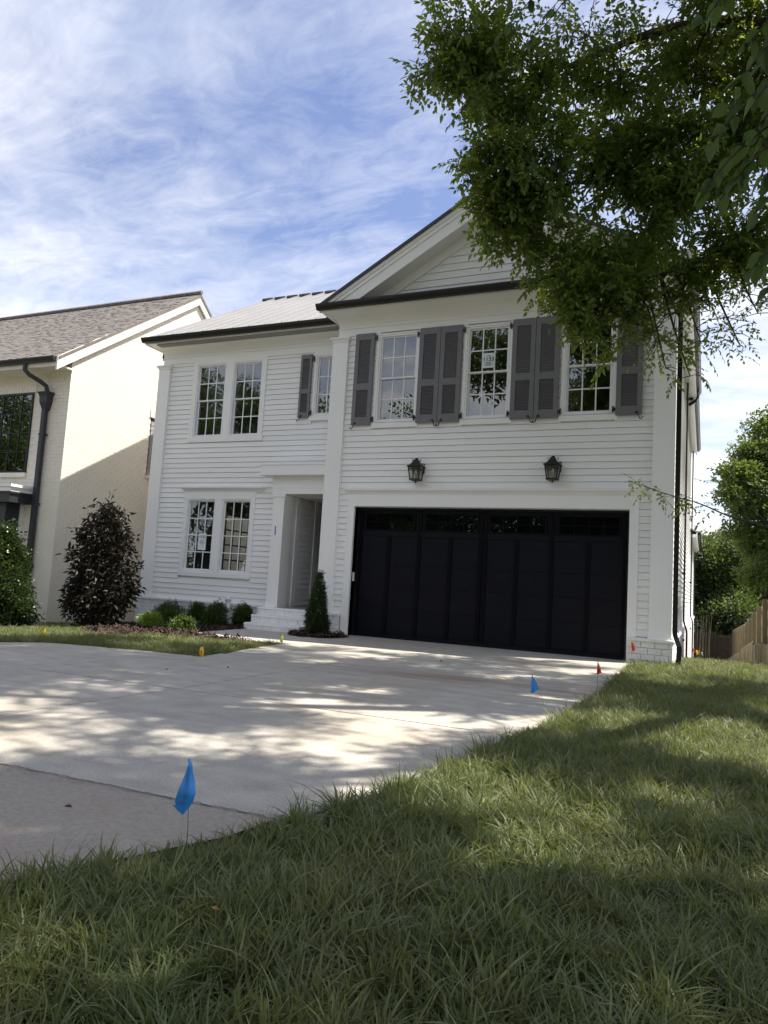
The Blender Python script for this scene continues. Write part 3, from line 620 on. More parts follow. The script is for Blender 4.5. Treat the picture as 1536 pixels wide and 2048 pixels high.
# interior: floors, partitions, left side wall with a window opening
m = MB(); m.box(-11.4, -.6, YL + .2, 26, 3.25, 3.45); m.box(-11.4, -.6, YG + .3, 26, 6.02, 6.06); m.box(-11.4, -.6, 12.99, 34, -.1, .3); m.build('interior_floor', INT, H)
m = MB(); m.box(-11.3, -.6, 17.6, 17.75, .3, 6.02); m.box(-8.45, -8.3, 13.9, 17.6, .3, 3.25); m.box(-6.6, -6.5, 12.4, 17.6, 3.45, 6.02); m.box(-8.3, -.6, 13.95, 14.05, .3, 3.25); m.build('interior_wall', INT, H)
m = MB()
for (a, b, c_, d_) in ((YL, 15.5, -.4, 6.1), (15.5, 16.6, -.4, .95), (15.5, 16.6, 2.55, 6.1), (16.6, 26.2, -.6, 6.1)): m.box(-11.47, -11.36, a, b, c_, d_)
m.prism([(YL - .3, 6.1), (26.2, 6.1), (RY, RZ - .1)], 'x', -11.47, -11.36); m.build('side_wall', WH, H)
m = MB()
for i in range(4): m.box(-11.43, -11.40, 15.5 + i * .355, 15.535 + i * .355, .95, 2.55)
for j in range(5): m.box(-11.428, -11.402, 15.5, 16.6, .95 + j * .39, .985 + j * .39)
m.build('side_window', BLK, H)

# right side wall with siding, base, eaves and downspouts
BX('side_wall', WH, H, -.62, -.52, YG + .16, 35, -2.6, 6.1)
m = MB(); z = .42
while z < 5.9:
    m.hexa([(-.54, YG + .2, z), (-.498, YG + .2, z), (-.498, 19.2 if z > 3.4 else 35, z), (-.54, 19.2 if z > 3.4 else 35, z), (-.54, YG + .2, z + EXP - .01), (-.514, YG + .2, z + EXP - .01), (-.514, 19.2 if z > 3.4 else 35, z + EXP - .01), (-.54, 19.2 if z > 3.4 else 35, z + EXP - .01)])
    if z > 3.4: m.hexa([(-.54, 19.2, z), (-.502, 19.2, z), (-.502, 26.3, z), (-.54, 26.3, z), (-.54, 19.2, z + EXP), (-.518, 19.2, z + EXP), (-.518, 26.3, z + EXP), (-.54, 26.3, z + EXP)])
    z += EXP
tag(m.build('side_siding', WH, H), kind='stuff')
m = MB(); z = .36; r_ = 0
while z > -2.6:
    y = YG + .05 - (.1 if r_ % 2 else 0)
    while y < 35:
        m.box(-.56, -.462 + random.uniform(-.002, .002), max(y, YG + .02), min(y + .195, 35), z - .086, z - .008); y += .203
    z -= .092; r_ += 1
tag(m.build('side_bricks', BRW, H), kind='stuff'); BX('mortar_bed', MORT, H, -.6, -.47, YG + .12, 35, -2.6, .34)
m = MB(); m.hexa([(-.56, YG, .34), (-.43, YG, .34), (-.43, 35.02, .34), (-.56, 35.02, .34), (-.56, YG, .42), (-.46, YG, .385), (-.46, 35.02, .385), (-.56, 35.02, .42)]); m.build('water_table', BRW, H)
m = MB(); m.box(-.54, -.30, YG + .02, 19.3, 6.066, 6.10); m.box(-.56, -.36, 19.3, 26.4, 6.0, 6.1); m.box(-.55, -.32, 27, 35.3, 3.2, 3.3); m.build('soffit', TRIM, H)
m = MB(); m.box(-.30, -.275, YG - .42, 19.32, 5.98, 6.2); m.box(-.36, -.33, 19.32, 26.4, 5.92, 6.15); m.box(-.32, -.29, 27, 35.3, 3.14, 3.36); m.box(-.56, -.30, 19.3, 19.33, 5.9, 6.2); m.build('fascia', TRIM, H)
m = MB()
for (x, a, b, z) in ((-.275, YG - .54, 19.32, 6.1), (-.33, 19.34, 26.45, 6.06), (-.29, 27, 35.35, 3.26)):
    m.prism([(x, z), (x + .07, z), (x + .08, z + .04), (x + .11, z + .08), (x + .11, z + .11), (x, z + .11)], 'y', a, b) if False else m.add(
        [(x + p, yy, z + q) for yy in (a, b) for p, q in ((0, 0), (.07, 0), (.085, .04), (.11, .075), (.11, .11), (0, .11))], [(0, 1, 2, 3, 4, 5), (11, 10, 9, 8, 7, 6)] + [(i, (i + 1) % 6, 6 + (i + 1) % 6, 6 + i) for i in range(6)])
m.build('gutter', BLK, H)
m = MB(); m.hexa([(-6, 26.4, 5.5), (-.25, 27, 3.35), (-.25, 35.3, 3.35), (-6, 35.3, 5.5), (-6, 26.4, 5.55), (-.25, 27, 3.4), (-.25, 35.3, 3.4), (-6, 35.3, 5.55)]); m.box(-11.4, -.6, 34.9, 35, -2.6, 5.4); m.box(-11.4, -.6, 26.2, 26.3, 3, 6.1); m.build('rear_wing', MROOF, H)
def dspout(pts, wx=.036, wy=.045, name='downspout', mat=BLK, par=None):
    m = MB(); m.sqtube(pts, wx, wy); return m.build(name, mat, par or H)
xd = -.425
dspout([(xd, YG - .0, 6.05), (xd, YG - .0, .50), (xd + .01, YG - .0, .44), (xd + .065, YG - .06, .30), (xd + .07, YG - .06, .24), (xd + .055, YG - .06, -.03)])
for (yy, zt) in ((17.95, 6.05), (26.1, 6.05)):
    g0 = gz(0, yy); dspout([(-.45, yy, zt), (-.45, yy, .55), (-.43, yy, .48), (-.385, yy, .33), (-.38, yy, .26), (-.38, yy, g0)], .02, .04)
    for zc in (3.3, 1.6, .1): BX('strap', BLK, H, -.5, -.425, yy - .06, yy - .05, zc, zc + .05)
m = MB(); m.tube([(-.28, 19.0, 6.1), (-.25, 19.0, 5.98), (-.30, 19.0, 5.9), (-.45, 19.0, 5.8)], .04, 8); m.build('gutter_elbow', BLK, H)
dspout([(-.29, 33.5, 3.26), (-.31, 33.5, 3.1), (-.44, 33.5, 2.9), (-.45, 33.5, .5), (-.38, 33.5, .3), (-.38, 33.5, gz(0, 33.5))], .02, .04)
m = MB(); m.tube([(-11.66, YL + .16, 6.06), (-11.67, YL + .16, 5.95), (-11.645, YL + .16, 5.89), (-11.585, YL + .16, 5.84), (-11.555, YL + .16, 5.79), (-11.55, YL + .16, 5.3), (-11.55, YL + .26, .3)], .042, 8); m.build('downspout', BLK, H, True)
BX('siding_stub', TRIM, H, -.90, -.86, YG - .03, YG - .015, 2.02, 2.05)

# ------------------------------------------------------------------ small fittings on the white house
mb = thing('meter_box', (-.48, 15.0, .9), 'grey utility box on the sunlit side wall behind the downspout', 'meter box')
BX('enclosure', GREY, mb, -.5, -.425, 14.85, 15.05, .88, 1.08); BX('conduit', GREY, mb, -.49, -.44, 14.93, 14.98, .0, .86); BX('lid', PVC, mb, -.425, -.418, 14.86, 15.04, .89, 1.07)
pv = thing('cleanout_pipe', (-9.04, 12.6, -.15), 'white plastic cleanout pipe standing behind the foundation shrubs', 'pipe')
m = MB(); m.tube([(-9.04, 12.6, -.15), (-9.04, 12.6, .44)], .052, 12); m.build('pipe', PVC, pv, True); m = MB(); m.lathe([(.062, .43), (.064, .50), (.05, .515), (.02, .52)], -9.04, 12.6, 12); m.build('cap', PVC, pv, True)
fc = thing('wall_faucet', (-11.62, 12.78, .2), 'white round outdoor faucet cover at the left house corner', 'faucet'); m = MB(); m.lathe([(.02, .12), (.05, .14), (.055, .18), (.045, .22), (.02, .235)], -11.65, 12.75, 10); m.build('cover', PVC, fc, True); m = MB(); m.tube([(-11.65, 12.75, .18), (-11.55, 12.80, .18)], .018, 8); m.build('stem', PVC, fc)

def text_mesh(s, size, mat, name='lettering'):
    cu = bpy.data.curves.new(name, 'FONT'); cu.body = s; cu.size = size; cu.align_x = 'CENTER'; cu.align_y = 'CENTER'; cu.extrude = .0004; cu.offset = size * .012
    ob = bpy.data.objects.new('tmp', cu); me = bpy.data.meshes.new_from_object(ob); bpy.data.objects.remove(ob); me.materials.append(mat); me.name = name; return me
def notice(x, z, w_, h_, y, label, ts, extra):
    t = thing('paper_notice', (x, y, z), label, 'notice', world=False)
    m = MB(); m.add([(-w_ / 2, 0, -h_ / 2), (w_ / 2, 0, -h_ / 2), (w_ / 2, 0, h_ / 2), (-w_ / 2, 0, h_ / 2)], [(0, 1, 2, 3)]); m.build('sheet', PAP, t)
    o = link('lettering', text_mesh('1133', ts, INK), t, (0, -.003, extra)); o.rotation_euler = (R(90), 0, 0)
    m = MB()
    for (zz_, ww) in ((extra + h_ * .24, .16), (extra - h_ * .2, .3), (extra - h_ * .27, .18), (extra - h_ * .34, .34), (extra - h_ * .41, .22)):
        if zz_ - .004 > -h_ / 2 and zz_ < h_ / 2: m.box(-w_ * ww, w_ * ww, -.004, -.002, zz_ - .003, zz_ + .003)
    m.build('print_lines', INK, t)
notice(-3.575, 5.02, .235, .27, YG + .008, 'white paper reading 1133 in the middle window over the garage', .105, .02)
notice(-10.02, 1.66, .21, .36, YL + .014, 'white paper reading 1133 in the ground-floor window left of the porch', .085, .10)

# wall lanterns
def lantern(x, z, y, label):
    t = thing('wall_lantern', (x, y, z), label, 'wall lamp', 'lanterns above the garage door', world=False); t.scale = (.9, .9, .9)
    b = MB()
    for q in ((-.13, -.12, -.06, .14), (.12, .13, -.06, .14), (-.12, .12, .13, .14)): b.box(q[0], q[1], -.012, 0, q[2], q[3])
    b.box(-.05, .05, -.012, 0, -.02, .13); b.build('back_plate', BRZ, t)
    b = MB(); yc = -.135
    def ring(r, z): return [(-r, yc - r, z), (r, yc - r, z), (r, yc + r, z), (-r, yc + r, z)]
    prof = [(.150, .045), (.150, .058), (.125, .075), (.090, .105), (.062, .145), (.050, .185), (.036, .198)]
    vs = [p for r, z_ in prof for p in ring(r, z_)]; n = len(prof)
    b.add(vs, [(i * 4 + k, i * 4 + (k + 1) % 4, i * 4 + 4 + (k + 1) % 4, i * 4 + 4 + k) for i in range(n - 1) for k in range(4)] + [(0, 3, 2, 1), tuple(range(n * 4 - 4, n * 4))]); b.lathe([(.03, .195), (.034, .205), (.034, .222), (.012, .228)], 0, yc, 10); b.build('roof', BRZ, t)
    b = MB(); rt, rb, zt, zb = .125, .088, .045, -.20
    for sx in (-1, 1):
        for sy in (-1, 1):
            p = .010
            b.hexa([(sx * rb - p, yc + sy * rb - p, zb), (sx * rb + p, yc + sy * rb - p, zb), (sx * rb + p, yc + sy * rb + p, zb), (sx * rb - p, yc + sy * rb + p, zb), (sx * rt - p, yc + sy * rt - p, zt), (sx * rt + p, yc + sy * rt - p, zt), (sx * rt + p, yc + sy * rt + p, zt), (sx * rt - p, yc + sy * rt + p, zt)])
    for (r, za, zb2) in ((rb + .014, -.215, -.195), (.119, -.012, .002), (.13, .035, .046)):
        for (x0, x1, y0, y1) in ((-r, r, yc - r - .006, yc - r + .008), (-r, r, yc + r - .008, yc + r + .006), (-r - .006, -r + .008, yc - r + .008, yc + r - .008), (r - .008, r + .006, yc - r + .008, yc + r - .008)): b.box(x0, x1, y0, y1, za, zb2)
    b.box(-.09, .09, yc - .09, yc + .09, -.213, -.203); b.build('cage', BRZ, t)
    for (sx, sy) in ((0, -1), (-1, 0), (1, 0), (0, 1)):
        g = MB()
        if sx == 0: v = [(-rb, yc + sy * rb, zb), (rb, yc + sy * rb, zb), (rt, yc + sy * rt, zt), (-rt, yc + sy * rt, zt)]
        else: v = [(sx * rb, yc - rb, zb), (sx * rb, yc + rb, zb), (sx * rt, yc + rt, zt), (sx * rt, yc - rt, zt)]
        g.add(v, [(0, 1, 2, 3)]); g.build('glass', GLL, t)
    b = MB(); b.lathe([(.022, -.20), (.022, -.19), (.016, -.188), (.016, -.09), (.012, -.088)], 0, yc, 10); b.build('candle', CNDL, t, True)
    b = MB(); b.lathe([(.008, -.088), (.02, -.07), (.022, -.055), (.012, -.02), (.003, .0)], 0, yc, 10); b.build('bulb', SASH, t, True)
    b = MB(); b.lathe([(.010, -.215), (.010, -.235), (.018, -.25), (.012, -.268), (.003, -.275)], 0, yc, 8)
    for s in (-1, 1): b.tube([(s * .08, yc - .05, -.212), (s * .06, yc - .04, -.235), (s * .02, yc, -.245)], .006, 5); b.tube([(s * .085, yc, .15), (s * .10, yc, .185), (s * .085, yc, .205), (s * .07, yc, .195), (s * .078, yc, .185)], .005, 5); b.tube([(s * .09, yc - .07, -.212), (s * .105, yc - .08, -.225), (s * .10, yc - .085, -.235)], .005, 5)
    b.tube([(0, yc, .2), (0, -.02, .17), (0, 0, .1)], .010, 6); b.build('scroll_work', BRZ, t)
lantern(-4.775, 3.05, YG - .022, 'dark bronze wall lantern above the left half of the garage door')
lantern(-2.345, 3.05, YG - .022, 'dark bronze wall lantern above the right half of the garage door')

# ------------------------------------------------------------------ neighbouring brick house
NH = thing('brick_house', (-14, 12, -.36), 'cream painted brick house with brown shingle roof left of the white house', 'house')
XL, YF = -13.3, 11.86
m = MB(); m.box(-22, XL - .02, YF + .02, 20, -.6, 5.6); m.prism([(YF + .02, 5.6), (19.6, 5.6), (15.98, 8.62)], 'x', -22, XL - .02); m.build('wall', CRM, NH)
LH, BL = .081, .215
mbk = MB(); z = -.5; r_ = 0
swin = [(14.56, 15.8, 3.42, 4.94), (14.74, 15.8, .48, 2.03)]
while z < 8.55:
    ymax = 17.2 if z < 5.4 else min(17.2, 15.98 + (8.62 - z) / .714); ymin = YF if z < 5.70 else YF + (z - 5.70) / .714 + .05
    y = YF - (BL / 2 if r_ % 2 else 0)
    while y < ymax:
        a, b = max(y, ymin), min(y + BL, ymax); cz_, cy_ = z + LH / 2, (a + b) / 2
        if b - a > .03 and not any(o[0] - .04 < cy_ < o[1] and o[2] < cz_ < o[3] for o in swin):
            e = random.uniform(-.0015, .0015); mbk.box(XL - .02, XL - .012 + e, a + .0035, b - .0035, z + .0035, z + LH - .0035)
        y += BL
    z += LH; r_ += 1
tag(mbk.build('side_bricks', CRB, NH), kind='stuff')
fwin = (-17.9, -14.43, 3.05, 4.94)
mbk = MB(); z = -.5; r_ = 0
while z < 5.75:
    x = XL - BL * (1.5 if r_ % 2 else 1) + .0
    xr = XL - .021
    while xr > -17.6:
        xl = max(x, -17.6); cx_, cz_ = (xl + xr) / 2, z + LH / 2
        if xr - xl > .03 and not (fwin[0] < cx_ < fwin[1] + .06 and fwin[2] - .12 < cz_ < fwin[3] + .26) and not (cx_ < -14.3 and cz_ < 2.66):
            e = random.uniform(-.003, .003); mbk.box(xl + .0035, xr - .0035, YF + .012 + e, YF + .02, z + .0035, z + LH - .0035)
        xr = x; x -= BL
    z += LH; r_ += 1
tag(mbk.build('front_bricks', CRB, NH), kind='stuff')
x = -14.36
while x > -17.4:
    BX('soldier_brick', CRB, NH, x - .076, x - .004, YF - .012, YF + .02, 4.955, 5.165); x -= .08
BX('window_sill', CRB, NH, -17.6, -14.40, YF - .05, YF + .02, 2.945, 3.045)
# front window of the neighbour
fo = MB(); fo.box(-14.47, -14.43, YF - .02, YF + .019, 3.05, 4.94); fo.box(-17.6, -14.47, YF - .02, YF + .019, 4.90, 4.94); fo.box(-17.6, -14.47, YF - .02, YF + .019, 3.05, 3.09); fo = fo.build('window', BLK, NH)
for i in range(10):
    for j in range(4):
        xb = -14.47 - i * .31; za = 3.09 + j * .4525; p = MB(); t_ = random.uniform(-.002, .002)
        p.add([(xb - .302, YF + .004 + t_, za + .008), (xb - .008, YF + .004 - t_, za + .008), (xb - .008, YF + .004 + t_, za + .444), (xb - .302, YF + .004 - t_, za + .444)], [(0, 1, 2, 3)]); p.build('pane', GLS, fo)
mm = MB()
for i in range(1, 10): mm.box(-14.47 - i * .31 - .009, -14.47 - i * .31 + .009, YF - .012, YF + .012, 3.09, 4.90)
for j in range(1, 4): mm.box(-17.6, -14.47, YF - .010, YF + .010, 3.09 + j * .4525 - .009, 3.09 + j * .4525 + .009)
mm.build('muntin_bars', BLK, fo)
BX('dark_room_sheet', INT, NH, -17.5, -14.44, YF + .014, YF + .019, 3.06, 4.93).data.materials[0] = BLK  # black sheet standing in for the unlit room behind the panes
# bay and canopy
m = MB(); m.box(-18, -14.42, YF - .42, YF + .02, -.45, 2.30); m.build('bay', DGR, NH)
m = MB(); m.box(-18, -14.12, YF - .6, YF + .02, 2.30, 2.535); m.box(-18, -14.09, YF - .62, YF + .02, 2.50, 2.54); m.build('canopy', DGR, NH)
m = MB(); m.box(-18, -14.10, YF - .61, YF + .02, 2.54, 2.64); m.box(-18, -14.06, YF - .64, YF + .02, 2.64, 2.70); m.build('canopy_cap', TRIM, NH)
BX('bay_trim', TRIM, NH, -14.42, -14.36, YF - .06, YF + .0, -.4, 2.30)
bw = BX('bay_window', BLK, NH, -16.2, -14.78, YF - .44, YF - .40, .5, 2.06)
for i in range(4):
    for j in range(3):
        p = MB(); xa, za = -16.16 + i * .345, .54 + j * .5; p.add([(xa, YF - .445, za), (xa + .325, YF - .445, za), (xa + .325, YF - .445, za + .48), (xa, YF - .445, za + .48)], [(0, 1, 2, 3)]); p.build('pane', GLS, bw)
# side windows with louvred covers
m = MB(); m.box(XL - .06, XL - .02, 14.54, 15.8, 3.4, 4.96); m.build('side_window', GREY, NH); m = MB(); m.box(XL - .06, XL - .0, 14.56, 15.8, 4.86, 4.93); m.build('window_head', BLK, NH)
for k in range(11): BX('louvre', GREY, NH, XL - .03, XL - .008, 14.57, 15.8, 3.44 + k * .13, 3.555 + k * .13)
BX('window_sill', CRB, NH, XL - .02, XL + .04, 14.50, 15.8, 3.34, 3.42)
BX('side_window', DGR, NH, XL - .05, XL - .005, 14.72, 15.8, .48, 2.03); BX('window_head', CRB, NH, XL - .02, XL + .012, 14.66, 15.8, 2.03, 2.24); BX('window_head', CRB, NH, XL - .02, XL + .012, 14.50, 15.8, 4.95, 5.17)
# roof: shingles as geometry
EYN, EZN, RYN, RZN = 11.40, 5.64, 15.98, 8.90
def rzn(y): return EZN + (RZN - EZN) * (y - EYN) / (RYN - EYN)
rr = MB(); rr.prism([(EYN, EZN - .05), (RYN, RZN - .05), (20.1, EZN - .05), (20.1, EZN - .10), (RYN, RZN - .13), (EYN, EZN - .10)], 'x', -24, XL + .09); ro = rr.build('roof', SHIN, NH)
sh_ = MB(); y = EYN - .02; nrm = Vector((0, -(RZN - EZN), RYN - EYN)).normalized(); cs = (RYN - EYN) / math.hypot(RYN - EYN, RZN - EZN)
r_ = 0
while y < RYN:
    y2 = min(y + .145 * cs * 1.12, RYN); x = XL + .10 - (random.random() * .2)
    while x > -24:
        x0 = max(x - random.choice((.08, .10, .13, .17)), -24); t = random.choice((.007, .010, .016)); dz = rzn
        a = Vector((0, y, dz(y) - .05)); b = Vector((0, y2, dz(y2) - .05))
        sh_.add([(x0 + .003, a.y + nrm.y * t, a.z + nrm.z * t), (min(x, XL + .10) - .003, a.y + nrm.y * t, a.z + nrm.z * t), (min(x, XL + .10) - .003, b.y, b.z + .003), (x0 + .003, b.y, b.z + .003), (x0 + .003, a.y, a.z), (min(x, XL + .10) - .003, a.y, a.z)],
                [(0, 1, 2, 3), (4, 5, 1, 0), (5, 2, 1), (4, 0, 3)]); x = x0
    y += .145 * cs; r_ += 1
me = sh_.mesh('shingles', SHIN); so_ = link('shingles', me, ro); tag(so_, kind='stuff')
m = MB(); m.tube([(-24, RYN, RZN + .0), (XL + .10, RYN, RZN + .0)], .06, 6); m.build('ridge_cap', SHIN, ro)
rk = MB()
for (ya, za, yb, zb) in ((EYN - .02, EZN - .06, RYN, RZN - .06), (20.1, EZN - .06, RYN, RZN - .06)):
    rk.hexa([(XL + .02, ya, za - .30), (XL + .07, ya, za - .30), (XL + .07, yb, zb - .30), (XL + .02, yb, zb - .30), (XL + .02, ya, za), (XL + .07, ya, za), (XL + .07, yb, zb), (XL + .02, yb, zb)])
    if 0: rk.hexa([(XL - .02, ya, za - .32), (XL + .2, ya, za - .32), (XL + .2, yb, zb - .32), (XL - .02, yb, zb - .32), (XL - .02, ya, za - .26), (XL + .2, ya, za - .26), (XL + .2, yb, zb - .26), (XL - .02, yb, zb - .26)])
rk.build('rake_board', pm('cream_trim', (.81, .77, .68), (.78, .74, .65), 2, .5), NH)
m = MB(); m.box(-24, XL + .02, EYN + .02, YF + .02, 5.40, 5.44); m.box(-24, XL + .02, EYN - .0, EYN + .03, 5.38, 5.58); m.build('soffit', CRB, NH)
m = MB(); y, z = EYN - .002, 5.47; m.prism([(y, z), (y - .075, z), (y - .085, z + .03), (y - .105, z + .055), (y - .12, z + .085), (y - .12, z + .105), (y, z + .105)], 'x', -24, XL + .02); m.build('gutter', DGR, NH)
m = MB(); xd = -13.93; m.tube([(xd - .27, EYN - .06, 5.44), (xd - .27, EYN - .04, 5.33), (xd - .22, EYN + .04, 5.24), (xd - .08, YF - .2, 5.12), (xd - .01, YF - .1, 5.04), (xd, YF - .08, 4.94), (xd, YF - .08, 4.86)], .05, 10); m.build('downspout_elbow', DGR, NH, True)
m = MB()
for (w0, z0, w1, z1) in ((.17, 4.90, .15, 4.86), (.15, 4.86, .125, 4.80), (.125, 4.80, .115, 4.66), (.115, 4.66, .075, 4.55), (.075, 4.55, .055, 4.48)):
    m.hexa([(xd - w1, YF - .08 - w1 * .7, z1), (xd + w1, YF - .08 - w1 * .7, z1), (xd + w1, YF, z1), (xd - w1, YF, z1), (xd - w0, YF - .08 - w0 * .7, z0), (xd + w0, YF - .08 - w0 * .7, z0), (xd + w0, YF, z0), (xd - w0, YF, z0)])
m.build('leader_head', DGR, NH)
dspout([(xd, YF - .08, 4.5), (xd, YF - .08, -.3)], .055, .045, 'downspout', DGR, NH)
for zc in (3.9, 2.3, .9): BX('strap', DGR, NH, xd - .075, xd + .075, YF - .13, YF, zc, zc + .04)
m = MB(); m.tube([(XL + .08, 13.3, -.5), (XL + .08, 13.3, .05)], .05, 8); m.box(XL + .0, XL + .16, 13.5, 13.62, -.5, .0); m.build('drain_pipe', GREY, NH)

# ------------------------------------------------------------------ fence, retaining wall, gate
FX = 1.25
def fz(y): return float(np.interp(y, [12, 18.7, 20.6, 22.6, 24.6, 26, 28, 30, 40, 44], [.35, .06, -.07, -.25, -.42, -.56, -.72, -.85, -1.73, -2.05]))
def ft(y): return float(np.interp(y, [12, 18.8, 20.7, 22.8, 24.7, 26.3, 28, 30, 40.8, 44], [1.75, 1.16, 1.0, .83, .64, .49, .33, .25, -.33, -.55]))
FN = thing('picket_fence', (FX, 18, 0), 'new pine picket fence on top of the board retaining wall', 'fence')
y = 16.9
while y < 41:
    BX('post', FENC, FN, FX - .055, FX + .045, y - .05, y + .05, fz(y) - .4, ft(y)); y += 2.02
for frac in (.14, .5, .86):
    m = MB(); n = 12; yy = np.linspace(14, 42, n)
    for i in range(n - 1):
        a, b = yy[i], yy[i + 1]; za, zb = fz(a) + (ft(a) - fz(a)) * frac, fz(b) + (ft(b) - fz(b)) * frac
        m.hexa([(FX + .045, a, za), (FX + .085, a, za), (FX + .085, b, zb), (FX + .045, b, zb), (FX + .045, a, za + .09), (FX + .085, a, za + .09), (FX + .085, b, zb + .09), (FX + .045, b, zb + .09)])
    m.build('rail', FENC, FN)
y = 15.5
while y < 41.5:
    h0, h1 = fz(y) - .05, ft(y) + .05 + random.uniform(-.01, .015); m = MB(); wv = .045
    m.prism([(y - wv, h0), (y + wv, h0), (y + wv, h1 - .05), (y + wv * .4, h1), (y - wv * .4, h1), (y - wv, h1 - .05)], 'x', FX + .087, FX + .105); m.build('picket', FENC, FN); y += .135
RW = thing('retaining_wall', (1.1, 18, -.6), 'low retaining wall of upright pine boards below the picket fence', 'retaining wall')
y = 14.0
while y < 41.5:
    m = MB(); t0 = fz(y) + .02 + random.uniform(-.015, .02) + (.12 if 26.8 > y > 20 else .04); b0 = gz(1, y) - .3; e = random.uniform(-.008, .008)
    m.box(1.06 + e, 1.09 + e, y - .068, y + .068, b0, t0); m.build('board', FENC, RW); y += .142
m = MB()
for a, b in ((14, 22), (22, 30), (30, 41.5)): m.hexa([(1.09, a, fz(a) - .12), (1.2, a, fz(a) - .12), (1.2, b, fz(b) - .12), (1.09, b, fz(b) - .12), (1.09, a, fz(a) - .02), (1.2, a, fz(a) - .02), (1.2, b, fz(b) - .02), (1.09, b, fz(b) - .02)])
m.build('cap_board', FENC, RW)
m = MB(); m.add([(1.2, a, fz(a) - .06) for a in (12, 22, 30, 42, 60)] + [(40, a, fz(min(a, 44)) - .06) for a in (12, 22, 30, 42, 60)], [(i, i + 5, i + 6, i + 1) for i in range(4)]); struct(m.build('neighbour_ground', SOIL))
GY = 42.0; g0 = gz(0, GY)
BF = thing('board_fence', (-.9, GY, g0), 'dark weathered board fence closing the side yard left of the gate', 'fence')
x = -6.0
while x < .42:
    BX('board', OLDF, BF, x, x + .13, GY, GY + .02, g0 - .1, g0 + 1.50 + random.uniform(-.02, .02)); x += .137
for zc in (.35, 1.2): BX('rail', OLDF, BF, -6, .42, GY - .04, GY - .001, g0 + zc, g0 + zc + .09)
BX('post', OLDF, BF, .43, .54, GY - .06, GY + .05, g0 - .1, g0 + 1.55)
GT = thing('wooden_gate', (.9, GY, g0), 'dark brown wooden gate at the far end of the side yard', 'gate')
x = .56
while x < 1.2:
    BX('board', OLDF, GT, x, x + .10, GY + .001, GY + .02, g0 + .05, g0 + 1.42); x += .105
for zc in (.12, .68, 1.25): BX('rail', OLDF, GT, .56, 1.22, GY - .03, GY, g0 + zc, g0 + zc + .1)

# ------------------------------------------------------------------ plant prototypes
def leaf_geo(vs, fs, rn, base, d, up_, ln, wd, rv, fold=.25, curl=.15):
    d = Vector(d).normalized(); s = d.cross(Vector(up_))
    if s.length < .05: s = d.cross(Vector((1, .2, 0)))
    s.normalize(); n = s.cross(d); b = len(vs); B = Vector(base)
    P = lambda t, q, h: B + d * (ln * t) + s * (wd * q) + n * (ln * h)
    vs += [P(0, 0, 0), P(.35, -.5, fold * .3), P(.35, 0, 0), P(.35, .5, fold * .3), P(.72, -.32, -curl * .2 + fold * .2), P(.72, 0, -curl * .3), P(.72, .32, -curl * .2 + fold * .2), P(1, 0, -curl)]
    q = [(0, 2, 1), (0, 3, 2), (1, 2, 5, 4), (2, 3, 6, 5), (4, 5, 7), (5, 6, 7)]
    fs += [tuple(i + b for i in f) for f in q]; rn += [rv] * len(q)
def sprig(seed, mat, n=11, ln=.075, wd=.034, L_=.26, droop=.25, name='sprig', twig=True):
    r = random.Random(seed); vs, fs, rn = [], [], []
    pts = [Vector((L_ * t, .03 * math.sin(t * 3 + seed), -droop * L_ * t * t)) for t in (0, .33, .66, 1)]
    if twig:
        for i in range(3):
            b = len(vs); q = .0022
            for p in (pts[i], pts[i + 1]): vs += [p + Vector((0, q, 0)), p + Vector((0, -q, q)), p + Vector((0, -q, -q))]
            fs += [(b, b + 1, b + 4, b + 3), (b + 1, b + 2, b + 5, b + 4), (b + 2, b, b + 3, b + 5)]; rn += [.05] * 3
    for i in range(n):
        t = .08 + .92 * i / (n - 1); k = min(int(t * 3), 2); u = t * 3 - k; p = pts[k].lerp(pts[min(k + 1, 3)], u); s = 1 if i % 2 else -1
        d = Vector((.55 + .4 * t, s * (1 - .5 * t) * r.uniform(.7, 1.2), r.uniform(-.55, .15) - droop))
        if i == n - 1: d = Vector((1, 0, -.4))
        leaf_geo(vs, fs, rn, p, d, (r.uniform(-.5, .5), r.uniform(-.5, .5), 1), ln * r.uniform(.7, 1.2), wd * r.uniform(.8, 1.2), r.random())
    return mesh_rnd(vs, fs, rn, mat, name)
def clump(seed, mat, n=60, rad=.5, ln=.14, wd=.07, name='leaf_clump'):
    r = random.Random(seed); vs, fs, rn = [], [], []
    for i in range(n):
        d = Vector((r.gauss(0, 1), r.gauss(0, 1), r.gauss(0, .8))).normalized(); p = d * rad * r.random() ** .45
        leaf_geo(vs, fs, rn, p, d + Vector((r.gauss(0, .6), r.gauss(0, .6), r.gauss(-.2, .5))), (r.gauss(0, .5), r.gauss(0, .5), 1), ln * r.uniform(.6, 1.3), wd * r.uniform(.7, 1.2), r.random())
    return mesh_rnd(vs, fs, rn, mat, name)
